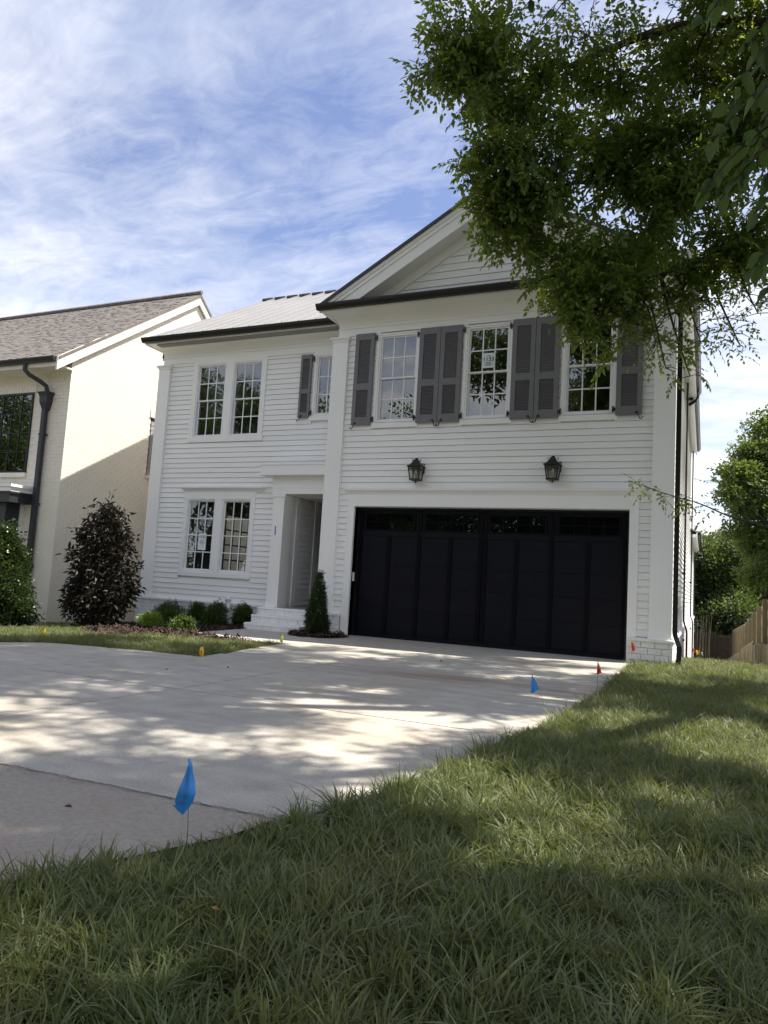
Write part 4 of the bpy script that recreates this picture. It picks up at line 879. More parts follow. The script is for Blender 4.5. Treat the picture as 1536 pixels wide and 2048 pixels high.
def tuft(seed, n=42, rad=.055, hmin=.045, hmax=.112, name='tuft'):
    r = random.Random(seed); vs, fs, rn = [], [], []
    for i in range(n):
        a = r.random() * 6.283; q = rad * math.sqrt(r.random()); bx_, by_ = q * math.cos(a), q * math.sin(a)
        h = r.uniform(hmin, hmax) * (1.0 if r.random() > .12 else 1.3); a2 = a + r.gauss(0, .9); lean = r.uniform(.15, 1.25) * (1.35 if seed % 4 == 3 else 1); wv = r.uniform(.0016, .0036); rv = r.random() ** 1.5
        if r.random() < .08: rv = .985; lean += .6; h *= .8
        dx, dy = math.cos(a2), math.sin(a2); sx, sy = -dy * wv, dx * wv; b = len(vs)
        for t, ww in ((0, 1), (.4, .95), (.75, .65)):
            o = lean * h * t * t; z_ = h * t * (1 - .35 * lean * t)
            vs += [Vector((bx_ + dx * o - sx * ww, by_ + dy * o - sy * ww, z_)), Vector((bx_ + dx * o + sx * ww, by_ + dy * o + sy * ww, z_))]
        o = lean * h; vs.append(Vector((bx_ + dx * o, by_ + dy * o, h * (1 - .38 * lean))))
        fs += [(b, b + 1, b + 3, b + 2), (b + 2, b + 3, b + 5, b + 4), (b + 4, b + 5, b + 6)]; rn += [rv] * 3
    return mesh_rnd(vs, fs, rn, GRS, name)
P_TREE = protos('tree_sprig', [sprig(s, LEAF, 10, .088, .042, .26) for s in range(2)] + [clump(s + 40, LEAF, 11, .13, .088, .045) for s in range(4)])
P_SIDE = protos('side_clump', [clump(s + 70, FARL, 12, .14, .085, .045) for s in range(4)])
P_BARE = protos('sparse_sprig', [sprig(s + 20, LEAF, 7, .07, .032, .3, .15) for s in range(4)])
P_FAR = protos('far_clump', [clump(s, FARL) for s in range(4)])
P_DARK = protos('dark_clump', [clump(s + 9, DARKL) for s in range(4)])
P_GRASS = protos('grass_tuft', [tuft(s) for s in range(8)])
P_SHORT = protos('short_tuft', [tuft(s + 30, 46, .085, .04, .085) for s in range(6)])
P_HOLLY = protos('holly_sprig', [clump(s + 3, HOLL, 16, .10, .058, .038) for s in range(4)])
P_PURP = protos('bronze_sprig', [clump(s + 5, PURP, 9, .10, .12, .052) for s in range(4)])
P_BOX = protos('boxwood_sprig', [clump(s + 8, BOXL, 16, .042, .026, .015) for s in range(4)])
P_JUN = protos('shrub_sprig', [clump(s + 12, JUNI, 16, .06, .036, .018) for s in range(4)])
P_LIME = protos('lime_sprig', [clump(s + 14, LIME, 9, .05, .058, .036) for s in range(3)])
P_LIM2 = protos('green_sprig', [clump(s + 17, JUNI, 9, .05, .055, .034) for s in range(3)])
def chip_me(s):
    r = random.Random(s); vs, fs, rn = [], [], []
    for i in range(14):
        a = r.random() * 6.28; l_ = r.uniform(.012, .035); w_ = r.uniform(.003, .008); c_ = Vector((r.uniform(-.05, .05), r.uniform(-.05, .05), r.uniform(.0, .022))); d = Vector((math.cos(a), math.sin(a), r.uniform(-.4, .4))) * l_; s_ = Vector((-math.sin(a), math.cos(a), r.uniform(-.5, .5))) * w_; b = len(vs)
        vs += [c_ - d - s_, c_ + d - s_, c_ + d + s_, c_ - d + s_]; fs.append((b, b + 1, b + 2, b + 3)); rn.append(r.random())
    return mesh_rnd(vs, fs, rn, CHIP, 'mulch_chips')
P_MUL = protos('mulch_chips', [chip_me(s) for s in range(4)])

def inpoly(x, y, poly):
    x = np.asarray(x); y = np.asarray(y); c = np.zeros(x.shape, bool); n = len(poly); j = n - 1
    for i in range(n):
        xi, yi = poly[i]; xj, yj = poly[j]
        with np.errstate(divide='ignore', invalid='ignore'):
            c ^= ((yi > y) != (yj > y)) & (x < (xj - xi) * (y - yi) / (yj - yi + 1e-12) + xi)
        j = i
    return c
def lawn(name, poly, dens, col, npro, label, tilt=.36, smin=.8, smax=1.2, zoff=-.03, dfun=None):
    xs_ = [p[0] for p in poly]; ys_ = [p[1] for p in poly]; A = (max(xs_) - min(xs_)) * (max(ys_) - min(ys_)); n = int(A * dens)
    x = rng.uniform(min(xs_), max(xs_), n); y = rng.uniform(min(ys_), max(ys_), n); k = inpoly(x, y, poly)
    if dfun is not None: k &= rng.random(n) < dfun(x, y)
    x, y = x[k], y[k]; n = len(x); z = GZ(x, y) + zoff
    ph = np.sin(x * 2.3 + 1.3 * np.sin(y * 1.7)) * np.sin(y * 2.9 + x)
    rot = np.stack([rng.normal(0, tilt, n), rng.normal(0, tilt, n), rng.uniform(0, 6.283, n)], 1)
    s = rng.uniform(smin, smax, n) * (1 + .16 * ph)
    return tag(scatter(name, np.stack([x, y, z], 1), rot, s, rng.integers(0, npro, n), col), label, 'grass', kind='stuff')
RL = [(edge_x(y) + .03, y) for y in np.arange(.8, 12.0, .3)] + [(-1.0, 11.98), (-.42, 11.98), (3.2, 11.98), (3.2, .8)]
lawn('lawn_grass', RL, 500, P_GRASS, 8, 'long green grass of the front lawn right of the driveway', dfun=lambda x, y: np.clip(1.15 - (y - 2.5) * .09, .42, 1) * ((x < .35 * y + .9)) * np.where(np.sin(x * 7.1 + 2 * np.sin(y * 5.3)) * np.sin(y * 8.3 + 1.7 * np.sin(x * 4.1)) > .62, .35, 1))
lawn('lawn_grass', [(-.40, 11.98), (1.05, 11.98), (1.05, 41.9), (-.40, 41.9)], 150, P_SHORT, 6, 'short grass of the narrow side yard beside the sunlit wall', dfun=lambda x, y: np.clip(1.2 - (y - 12) * .02, .4, 1))
LL = LAWNF + [(-16, 11.2), (-13.4, 11.6), (-13.2, 14), (-11.7, 14), (-11.4, 11.9), (-10.6, 10.7), (-9.7, 9.4), (-8.9, 8.75), (-8.0, 8.55), (-7.2, 8.85), (-6.6, 9.15)]
lawn('lawn_grass', LL, 190, P_SHORT, 6, 'short grass of the front lawn left of the driveway', smin=.8, smax=1.15)
# mulch
BED = [(-7.88, 12.7), (-7.8, 10.2), (-7.64, 9.72), (-7.36, 9.38), (-6.82, 9.36), (-6.3, 9.45), (-6.6, 9.12), (-7.2, 8.8), (-8.0, 8.5), (-8.9, 8.7), (-9.7, 9.35), (-10.6, 10.65), (-11.5, 11.9), (-11.5, 12.7)]
def mulch(name, poly, dens, label):
    m = MB(); n = len(poly); cx_ = sum(p[0] for p in poly) / n; cy_ = sum(p[1] for p in poly) / n
    m.add([(x, y, gz(x, y) - .008) for x, y in poly], [tuple(range(n))[::-1]]); b = m.build(name, MUL); tag(b, label, 'mulch', kind='stuff')
    xs_ = [p[0] for p in poly]; ys_ = [p[1] for p in poly]; q = int((max(xs_) - min(xs_)) * (max(ys_) - min(ys_)) * dens)
    x = rng.uniform(min(xs_), max(xs_), q); y = rng.uniform(min(ys_), max(ys_), q); k = inpoly(x, y, poly); x, y = x[k], y[k]; q = len(x)
    tag(scatter('mulch_chips', np.stack([x, y, GZ(x, y) - .004 + rng.uniform(0, .02, q)], 1), np.stack([rng.normal(0, .4, q), rng.normal(0, .4, q), rng.uniform(0, 6.28, q)], 1), rng.uniform(.8, 1.6, q), rng.integers(0, 4, q), P_MUL, b), kind='stuff')
mulch('mulch_bed', BED, 260, 'reddish brown mulch bed under the foundation shrubs')
RING = [(-6.27 + .50 * math.cos(a) * (1 + .08 * math.sin(3 * a)), 11.45 + .48 * math.sin(a)) for a in np.linspace(0, 6.283, 22)[:-1]]
mulch('mulch_ring', RING, 420, 'small mulch patch round the cone-shaped shrub by the garage')

# ------------------------------------------------------------------ shrubs
def rot_from_dir(D, roll_):
    """euler so that local +x points along D"""
    out = np.zeros((len(D), 3))
    yaw_ = np.arctan2(D[:, 1], D[:, 0]); pt = -np.arcsin(np.clip(D[:, 2], -1, 1)); out[:, 0] = roll_; out[:, 1] = pt; out[:, 2] = yaw_
    return out
def shrub(name, loc, h, prof, n, col, npro, label, sc_=(.8, 1.2), upb=.4, stems=5, bark=BARK, cat='shrub', group=None, inner=.55, fol='foliage'):
    """prof(t) radius at height fraction t"""
    t_ = thing(name, loc, label, cat, group)
    m = MB(); x0, y0, z0 = loc
    for k in range(stems):
        a = 6.283 * k / stems + random.random(); r_ = prof(.5) * .5
        m.tube([(x0 + .02 * math.cos(a), y0 + .02 * math.sin(a), z0 - .03), (x0 + r_ * .4 * math.cos(a), y0 + r_ * .4 * math.sin(a), z0 + h * .3), (x0 + r_ * math.cos(a), y0 + r_ * math.sin(a), z0 + h * .7)], [.012 * h + .004, .009 * h + .003, .004], 5)
    tag(m.build('stems', bark, t_), kind='stuff')
    tt = rng.random(n * 3); pr = np.array([prof(v) for v in tt]); keep = rng.random(n * 3) < pr / pr.max(); tt = tt[keep][:n]; pr = pr[keep][:n]; q = len(tt)
    a = rng.uniform(0, 6.283, q); bump_ = 1 + .16 * np.sin(a * 3 + tt * 9 + x0 * 5) + .13 * np.sin(a * 7 - tt * 17 + y0 * 3); shoot = rng.random(q) < .05; bump_ = np.where(shoot, bump_ * 1.22, bump_); tt = np.where(shoot & (tt > .6), tt * 1.14, tt)
    rr_ = pr * bump_ * (inner + (1 - inner) * rng.random(q) ** .5)
    P = np.stack([x0 + rr_ * np.cos(a), y0 + rr_ * np.sin(a), z0 + h * tt], 1)
    D = np.stack([np.cos(a), np.sin(a), np.full(q, upb) + tt * .7], 1) + rng.normal(0, .35, (q, 3)); D /= np.linalg.norm(D, axis=1)[:, None]
    tag(scatter(fol, P, rot_from_dir(D, rng.uniform(-.6, .6, q)), rng.uniform(*sc_, q), rng.integers(0, npro, q), col, t_), kind='stuff')
    return t_
shrub('bronze_magnolia', (-10.95, 11.0, gz(-10.95, 11) - .02), 2.45, lambda t: np.interp(t, [0, .08, .25, .5, .72, .85, .95, 1], [.20, .42, .62, .56, .44, .34, .18, .05]), 780, P_PURP, 4, 'tall dark bronze-leaved shrub between the two houses', (.75, 1.2), .1, 9, cat='shrub', inner=.4)
shrub('holly_shrub', (-12.85, 10.25, gz(-12.85, 10.3) - .02), 2.02, lambda t: np.interp(t, [0, .1, .35, .6, .85, 1], [.42, .60, .58, .42, .24, .05]), 1700, P_HOLLY, 4, 'dense dark green holly in front of the brick house at the left edge', (.8, 1.2), .35, 6)
shrub('conical_boxwood', (-6.33, 11.52, 0), 1.15, lambda t: np.interp(t, [0, .06, .2, .5, .8, 1], [.14, .195, .195, .135, .07, .012]), 1500, P_BOX, 4, 'narrow cone-shaped boxwood standing left of the garage door', (.7, 1.05), .6, 3)
dome = lambda w: (lambda t: np.interp(t, [0, .15, .45, .75, .93, 1], [.55 * w, .9 * w, w, .82 * w, .5 * w, .15 * w]))
for (nm, x, y, h, w_, n, col, npr, lab, grp) in (
    ('foundation_shrub', -10.25, 12.25, .50, .34, 420, P_JUN, 4, 'round green shrub against the wall behind the lime one', None),
    ('foundation_shrub', -9.52, 12.25, .50, .20, 460, P_JUN, 4, 'leftmost of the three upright shrubs along the brick base', 'upright shrubs along the brick base'),
    ('foundation_shrub', -8.86, 11.98, .50, .22, 460, P_JUN, 4, 'middle one of the three upright shrubs along the brick base', 'upright shrubs along the brick base'),
    ('foundation_shrub', -8.36, 12.2, .46, .19, 460, P_JUN, 4, 'rightmost of the three upright shrubs, beside the entry steps', 'upright shrubs along the brick base'),
    ('hydrangea_bush', -9.5, 10.85, .33, .21, 150, P_LIME, 3, 'bright lime-green leafy bush at the front of the mulch bed', None),
    ('hydrangea_bush', -9.55, 11.5, .36, .26, 160, P_LIM2, 3, 'mid-green leafy bush just behind the lime-green one', None),
    ('hydrangea_bush', -8.02, 9.95, .27, .21, 130, P_LIM2, 3, 'smallest low green bush beside the walkway tip', None)):
    shrub(nm, (x, y, gz(x, y) - .02), h, dome(w_), n, col, npr, lab, (.7, 1.2), .5, 5, group=grp, inner=.35)

# ------------------------------------------------------------------ trees
def bez(pts, n):
    pts = [np.array(p, float) for p in pts]; out = []
    for t in np.linspace(0, len(pts) - 1, n):
        i = min(int(t), len(pts) - 2); u = t - i; p0 = pts[max(i - 1, 0)]; p1 = pts[i]; p2 = pts[i + 1]; p3 = pts[min(i + 2, len(pts) - 1)]
        out.append(.5 * ((2 * p1) + (-p0 + p2) * u + (2 * p0 - 5 * p1 + 4 * p2 - p3) * u * u + (-p0 + 3 * p1 - 3 * p2 + p3) * u ** 3))
    return out
def big_tree(name, base, limbs, clumps, label, seed=3):
    t_ = thing(name, base, label, 'tree'); r = np.random.default_rng(seed); m = MB(); nodes = []
    for pts, r0, r1 in limbs:
        c_ = bez(pts, 4 * len(pts)); rs = list(np.linspace(r0, r1, len(c_))); m.tube(c_, rs, 9); nodes += [(p, q) for p, q in zip(c_, rs) if q < .14]
    m.build('trunk', BARK, t_, True)
    NP = np.array([p for p, _ in nodes]); tw = MB(); P, D, S = [], [], []; Pb, Db, Sb = [], [], []
    for (x, y, z, rad, dens) in clumps:
        c_ = np.array([x, y, z]); i = np.argmin(np.linalg.norm(NP - c_, axis=1)); s = NP[i]
        mid = (s + c_) / 2 + r.normal(0, .12, 3) * rad + np.array([0, 0, .15 * rad]); br = bez([s, mid, c_], 7); tw.tube(br, list(np.linspace(min(nodes[i][1], .020), .006, 7)), 5)
        nt_ = int(7 + 9 * rad); ends = []
        for k in range(nt_):
            d = r.normal(0, 1, 3); d[2] = d[2] * .7 - .1; d /= np.linalg.norm(d); L_ = rad * r.uniform(.55, 1.08); a = br[r.integers(3, 7)]; e = a + d * L_ + np.array([0, 0, -.12 * L_]); ends.append((a, e)); mm_ = (a + e) / 2 + r.normal(0, .06, 3) * L_ + np.array([0, 0, .07 * L_]); tw.tube(bez([a, mm_, e], 5), [.007, .006, .005, .004, .003], 4)
        n = int(620 * rad * rad * dens)
        for k in range(n):
            a, e = ends[r.integers(0, nt_)]; u = r.random() ** .6; p = a + (e - a) * u + r.normal(0, .11, 3) * rad ** .5; d = (p - c_) / (np.linalg.norm(p - c_) + 1e-6) * .6 + (e - a) / (np.linalg.norm(e - a) + 1e-6) * .5 + r.normal(0, .45, 3) + np.array([0, 0, -.15]); d /= np.linalg.norm(d)
            if dens < .45: Pb.append(p); Db.append(d); Sb.append(r.uniform(.6, 1.0))
            else: P.append(p); D.append(d); S.append(r.uniform(.7, 1.15))
    tag(tw.build('twigs', BARK, t_), kind='stuff')
    P, D = np.array(P), np.array(D); n = len(P); tag(scatter('crown', P, rot_from_dir(D, r.uniform(-.7, .7, n)), S, r.integers(0, 6, n), P_TREE, t_), kind='stuff')
    if Pb:
        P, D = np.array(Pb), np.array(Db); n = len(P); tag(scatter('hanging_sprays', P, rot_from_dir(D, r.uniform(-.7, .7, n)), Sb, r.integers(0, 4, n), P_BARE, t_), kind='stuff')
    return t_
CL = [(-2.86, 7.5, 7.49, .53, 1), (-3.07, 7.3, 6.89, .33, .9), (-2.34, 7.8, 7.64, .6, 1), (-2.42, 7.4, 6.62, .5, 1), (-1.77, 8.0, 7.19, .72, .8), (-2.22, 7.6, 5.97, .52, 1), (-1.61, 8.0, 5.91, .74, 1), (-.93, 8.2, 6.81, .75, .75),
      (-2.33, 7.8, 5.38, .30, 1), (-1.98, 8.2, 5.40, .56, 1), (-1.23, 8.3, 5.09, .68, 1), (-1.68, 8.3, 4.72, .42, 1), (-1.15, 8.3, 4.24, .42, .9), (-.69, 8.5, 4.57, .40, .9), (-.54, 8.4, 5.34, .60, 1), (-.43, 8.2, 5.8, .6, 1), (-.19, 8.4, 6.77, .72, .8),
      (-1.31, 8.3, 3.88, .24, .9), (-.56, 8.5, 3.88, .36, .42), (0.0, 8.8, 4.31, .27, .6), (.32, 9.0, 3.94, .27, .44), (.28, 8.5, 6.02, .65, 1), (.40, 8.8, 5.09, .5, .8), (-.31, 8.6, 4.15, .28, .6), (-.20, 8.8, 3.55, .18, .5), (.75, 8.6, 6.6, .7, 1), (.95, 8.8, 5.4, .6, .9), (-1.3, 8.4, 6.3, .6, .7), (-.1, 8.6, 7.6, .7, .9), (.5, 8.7, 7.5, .7, 1), (.45, 8.6, 6.6, .65, 1), (-.6, 8.5, 7.5, .6, .7), (-1.4, 8.3, 7.7, .6, .7), (0, 8.5, 5.6, .5, 1), (.2, 8.7, 5.0, .45, .9), (-.9, 8.4, 5.7, .45, 1), (.7, 9, 4.6, .36, .6), (.1, 8.8, 4.75, .36, .8), (-.75, 8.5, 4.1, .28, .6), (-1.0, 8.4, 3.75, .2, .5), (.5, 9, 4.3, .3, .44)]
LIMB = [([(3.4, 8.2, -.1), (3.35, 8.2, 1.5), (3.2, 8.25, 3.2), (3.1, 8.3, 5.0), (2.9, 8.3, 7.5), (2.3, 8.0, 10), (1.6, 7.8, 12.5)], .34, .10),
        ([(3.1, 8.3, 5.2), (1.8, 8.35, 6.6), (.4, 8.3, 7.35), (-.6, 8.2, 7.45), (-1.8, 7.9, 7.0), (-2.6, 7.6, 6.9)], .10, .010),
        ([(3.12, 8.3, 4.4), (1.7, 8.5, 5.5), (.3, 8.5, 5.95), (-.7, 8.35, 5.75), (-1.5, 8.15, 5.75), (-2.2, 7.9, 5.5)], .075, .008),
        ([(1.2, 8.5, 5.75), (.4, 8.6, 5.1), (-.3, 8.55, 4.75), (-1.0, 8.35, 4.5), (-1.4, 8.3, 4.2)], .035, .006),
        ([(2.6, 8.2, 9.0), (.6, 7.8, 10.6), (-1.5, 7.6, 11.4), (-3.6, 7.4, 11.8), (-5.2, 7.2, 11.9)], .15, .03),
        ([(2.8, 8.2, 8.2), (1.2, 6.9, 9.4), (-.6, 5.8, 10.2), (-2.4, 5.0, 10.6)], .13, .03),
        ([(3.0, 8.2, 6.8), (2.9, 6.6, 8.2), (2.2, 5.0, 9.2), (1.2, 3.6, 9.6)], .13, .03), ([(3.1, 8.2, 6.0), (4.3, 7.0, 7.6), (4.8, 5.2, 8.6), (4.6, 3.6, 9.0)], .13, .03)]
# the part of the crown above and to the right of the picture, which shades drive and lawn
r9 = np.random.default_rng(21)
for (x, y, z, rad, dens) in ((-5.0, 7.3, 11.9, 1.2, .5), (-3.6, 7.6, 12.1, 1.3, .5), (-2.2, 7.6, 11.8, 1.2, .55), (-.8, 7.7, 11.4, 1.2, .5), (.8, 7.8, 11.2, 1.2, .5), (-3.9, 5.9, 11.2, 1.0, .5), (-2.4, 5.0, 10.9, 1.1, .6), (-.8, 5.6, 10.5, 1.1, .6), (.7, 6.6, 10.0, 1.0, .55),
                              (1.2, 3.6, 9.7, 1.3, .75), (2.2, 4.8, 9.2, 1.3, .8), (3.0, 6.3, 8.6, 1.2, .7), (4.6, 3.6, 9.2, 1.3, .8), (4.8, 5.2, 8.6, 1.2, .8), (3.4, 4.2, 9.6, 1.2, .8), (1.8, 8.3, 8.6, 1.0, .6), (-6.2, 7.0, 12.4, 1.2, .45), (.0, 4.6, 10.2, 1.1, .7), (5.6, 6.4, 8.6, 1.2, .7), (3.2, 2.6, 9.4, 1.2, .42), (2.0, 2.6, 9.8, 1.1, .42), (4.4, 10.6, 9.6, 1.2, .7), (5.6, 12.0, 9.6, 1.3, .7), (3.4, 11.6, 10.2, 1.2, .6), (1.6, 10.4, 11.4, 1.3, .6), (.2, 9.6, 12.0, 1.3, .6), (-1.4, 9.4, 12.6, 1.3, .6), (2.2, 12.2, 11.8, 1.3, .5), (-4.6, 8.9, 13.0, 1.2, .5), (-3.0, 9.2, 12.9, 1.2, .5), (4.6, 1.6, 9.4, 1.2, .7), (-.2, 6.6, 11.2, 1.1, .5), (-1.6, 6.4, 11.4, 1.0, .45), (1.9, 6.0, 10.4, 1.0, .5), (1.0, 11.6, 13.6, 1.2, .5), (2.6, 12.4, 13.4, 1.2, .5), (.0, 10.8, 13.8, 1.2, .5), (3.6, 13.0, 13.0, 1.2, .5), (-1.6, 10.4, 13.9, 1.1, .45)):
    CL.append((x, y, z, rad, dens * 1.55))
CL[:41] = [(x, y, z, rad * 1.12, dens * (.62 if dens > .5 else 1)) for (x, y, z, rad, dens) in CL[:41]]
CL += [(-2.45, 7.7, 5.8, .36, 1), (-2.15, 7.9, 5.6, .4, 1), (-2.0, 8.0, 5.0, .4, 1), (-1.4, 8.3, 4.4, .4, .9), (-.9, 8.4, 4.5, .4, .9), (-.2, 8.6, 4.5, .36, .8), (-1.9, 7.8, 6.4, .5, 1), (-2.6, 7.5, 7.1, .5, 1), (-.5, 8.3, 6.3, .6, 1), (-1.05, 8.3, 6.0, .5, 1), (-.45, 8.6, 3.6, .25, .42), (-.1, 8.9, 4.0, .3, .44)]
big_tree('shade_tree', (3.4, 8.2, 0), LIMB, CL, 'large leafy tree whose boughs hang over the garage gable from the right')

# nearer small tree on the right with a thin branch reaching over the downspout
def small_tree(name, base, limbs, pts, label, col=P_TREE, npro=6, sc_=(.8, 1.2), cat='tree', seed=5, crown='crown'):
    t_ = thing(name, base, label, cat); r = np.random.default_rng(seed); m = MB()
    for p, a, b in limbs: c_ = bez(p, 4 * len(p)); m.tube(c_, list(np.linspace(a, b, len(c_))), 7)
    m.build('trunk', BARK, t_, True); P = []; D = []
    for (x, y, z, rad, n) in pts:
        n = int(n * (1.7 if col is P_SIDE else 1)); q = r.normal(0, 1, (n, 3)); q /= np.linalg.norm(q, axis=1)[:, None]; d = q.copy(); q *= (rad * r.random(n) ** .4)[:, None]; P.append(q * np.array([1, 1, .8]) + (x, y, z)); D.append(d + r.normal(0, .5, (n, 3)) + (0, 0, -.2))
    P = np.concatenate(P); D = np.concatenate(D); D /= np.linalg.norm(D, axis=1)[:, None]; n = len(P)
    tag(scatter(crown, P, rot_from_dir(D, r.uniform(-.7, .7, n)), r.uniform(*sc_, n), r.integers(0, npro, n), col, t_), kind='stuff'); return t_
br = [(1.9, 9.2, 1.2), (1.2, 9.1, 1.65), (.62, 9.0, 1.85), (.24, 9.0, 1.96), (-.07, 9.0, 2.1), (-.45, 9.0, 2.22), (-.84, 9.0, 2.36)]
tw = [(p[0], p[1], p[2], .10, 5) for p in bez(br, 16)[9:]] + [(.1, 9, 2.3, .15, 7), (.3, 9.1, 2.45, .15, 7)]
small_tree('sapling', (2.0, 9.2, 0), [([(2.0, 9.2, -.05), (1.95, 9.2, .7), (1.9, 9.2, 1.2), (2.0, 9.3, 2.4), (2.1, 9.3, 3.2)], .05, .015), (br, .016, .003), ([(.62, 9, 1.85), (.4, 9.05, 2.2), (.28, 9.1, 2.5)], .006, .002)], tw + [(2.1, 9.3, 3.0, .5, 90)], 'thin leafy branch of a sapling reaching in front of the right downspout', P_BARE, 4, (.55, .85))
small_tree('side_yard_tree', (3.2, 20, .2), [([(3.2, 20, -.2), (3.1, 20, 2), (2.9, 19.8, 4), (2.8, 19.6, 6.4)], .16, .05), ([(3.05, 20, 2.6), (2.0, 18.6, 3.1), (1.1, 17.4, 3.2), (.4, 16.6, 3.35)], .05, .01), ([(3.0, 19.9, 3.4), (1.9, 18.4, 4.2), (1.2, 17.5, 4.3)], .04, .01), ([(3.1, 20, 2.0), (2.1, 18.8, 1.9), (1.2, 17.8, 2.0), (.7, 17.2, 2.2)], .035, .008)],
           [(.75, 17, 3.6, .42, 110), (1.15, 17.6, 4.1, .55, 170), (.42, 16.6, 3.25, .26, 45), (1.0, 17.6, 3.0, .45, 100), (1.6, 18, 3.6, .7, 200), (.95, 17.6, 2.35, .42, 90), (1.5, 18.2, 2.5, .6, 140), (2.2, 19, 4.6, 1.0, 300), (2.8, 19.6, 6.0, 1.3, 330), (.55, 17.2, 2.6, .22, 25), (2.2, 19, 3.0, .8, 160), (1.0, 19, 1.7, .35, 50), (.5, 16.8, 3.7, .3, 60), (.75, 17.2, 3.1, .35, 80), (1.3, 18, 4.9, .6, 150), (.8, 17.4, 4.3, .35, 60), (1.3, 18.5, 1.9, .5, 90)],
           'bright green tree over the side-yard fence at the right edge', P_SIDE, 4, (.8, 1.2), seed=8)
# background trees beyond the gate
def far_tree(loc, h, rad, n, label, col=P_FAR, seed=1, name='background_tree', sc_=(1.0, 1.9), low=.25):
    t_ = thing(name, loc, label, 'tree', 'trees beyond the side-yard gate' if name == 'background_tree' else 'trees across the street'); r = np.random.default_rng(seed); x, y, z = loc; m = MB()
    m.tube([(x, y, z - .3), (x + .1, y, z + h * .35), (x, y + .1, z + h * .8)], [.16 * rad * .5 + .05, .10 * rad * .5 + .03, .03], 7)
    for k in range(5):
        a = k * 1.3 + seed; m.tube([(x + .05, y, z + h * (.3 + .08 * k)), (x + rad * .6 * math.cos(a), y + rad * .6 * math.sin(a), z + h * (.45 + .09 * k))], [.05, .02], 5)
    m.build('trunk', BARK, t_)
    nb = 9; cen = np.stack([r.normal(0, rad * .42, nb), r.normal(0, rad * .42, nb), h * r.uniform(low + .15, .92, nb)], 1)
    i = r.integers(0, nb, n); d = r.normal(0, 1, (n, 3)); d /= np.linalg.norm(d, axis=1)[:, None]; P = cen[i] + d * (rad * .48 * r.random(n)[:, None] ** .4) * np.array([1, 1, .8]) + np.array([x, y, z])
    tag(scatter('crown', P, np.stack([r.uniform(0, 6.28, n)] * 3, 1) * np.array([1, .3, 1.7]), r.uniform(*sc_, n), r.integers(0, 4, n), col, t_), kind='stuff')
for k, (x, y, h, rad, n, lab, col) in enumerate((
    (-1.0, 50, 7.6, 2.6, 420, 'dark rounded tree just behind the board fence', P_DARK), (1.2, 49.5, 4.2, 1.8, 300, 'low silvery-green tree arching over the far gate', P_DARK), (3.6, 53, 8.2, 2.8, 460, 'green tree right of the gate behind the picket fence', P_DARK),
    (-2.5, 60, 10.5, 3.4, 420, 'tall tree in the distance close to the white wall', P_FAR), (1.6, 66, 11.5, 3.8, 460, 'tall tree in the distance above the gate', P_DARK), (8.6, 62, 8.5, 3.6, 380, 'tall bright tree in front of the grey roof', P_FAR), (13, 58, 9.5, 4, 300, 'tall tree at the far right beyond the fence', P_DARK), (-7, 62, 8, 3.5, 200, 'tree mostly hidden behind the white house', P_DARK))):
    far_tree((x, y, gz(0, min(y, 60)) - .1), h, rad, n, lab, col, 30 + k)
# trees across the street: only their reflections and shade reach the picture
for k, (x, y, h, rad) in enumerate(((-30, -19, 14.0, 4.6), (-22, -21, 11, 4.2), (-15, -20, 14.5, 4.2), (-9, -20, 18, 4.6), (-4, -19, 14.0, 4.2), (2.5, -21, 16, 5), (-38, -18, 17, 5), (-48, -18, 14, 5), (-57, -20, 16, 5), (-18.5, -23, 8, 4.2), (-12, -23, 9, 4.2), (-6.5, -23, 9, 4.2), (-26, -23, 9, 4.2))):
    far_tree((x, y, -.1), h, rad, 420, 'tree across the street seen only in window reflections', P_FAR, 60 + k, 'street_tree', (1.5, 2.8), .05)
bm = thing('bamboo_clump', (-.2, 41.6, g0), 'thin pale upright stems in front of the dark board fence', 'bamboo')
for k in range(8):
    x = -.38 + k * .085 + random.uniform(-.02, .02); m = MB(); m.tube([(x, 41.5, g0 - .05), (x + random.uniform(-.05, .08), 41.55, g0 + 1.2), (x + random.uniform(-.1, .2), 41.6, g0 + 2.4)], [.016, .013, .006], 5); m.build('stem', FENC, bm)

# overhanging branch close to the camera: each leaf its own piece
OB = thing('overhanging_branch', (.5, 1.6, 2.6), 'large dark green leaves hanging close by at the upper right edge', 'branch')
def big_leaf(seed):
    r = random.Random(seed); L_ = 1.0; n = 9; vs, fs = [], []
    for i in range(n):
        t = i / (n - 1); wv = .27 * math.sin(math.pi * t ** .62) * (1 - .35 * t) + (.03 if i in (3, 5) else 0); zc = -.16 * t * t + r.uniform(-.006, .006)
        vs += [(t, -wv, zc + .10 * wv / .3), (t, 0, zc), (t, wv, zc + .10 * wv / .3)]
    for i in range(n - 1): fs += [(i * 3, i * 3 + 1, i * 3 + 4, i * 3 + 3), (i * 3 + 1, i * 3 + 2, i * 3 + 5, i * 3 + 4)]
    return mesh_rnd(vs, fs, [r.random()] * len(fs), BIGL, 'leaf')
BLM = [big_leaf(s) for s in range(5)]
rb = random.Random(4); m = MB()
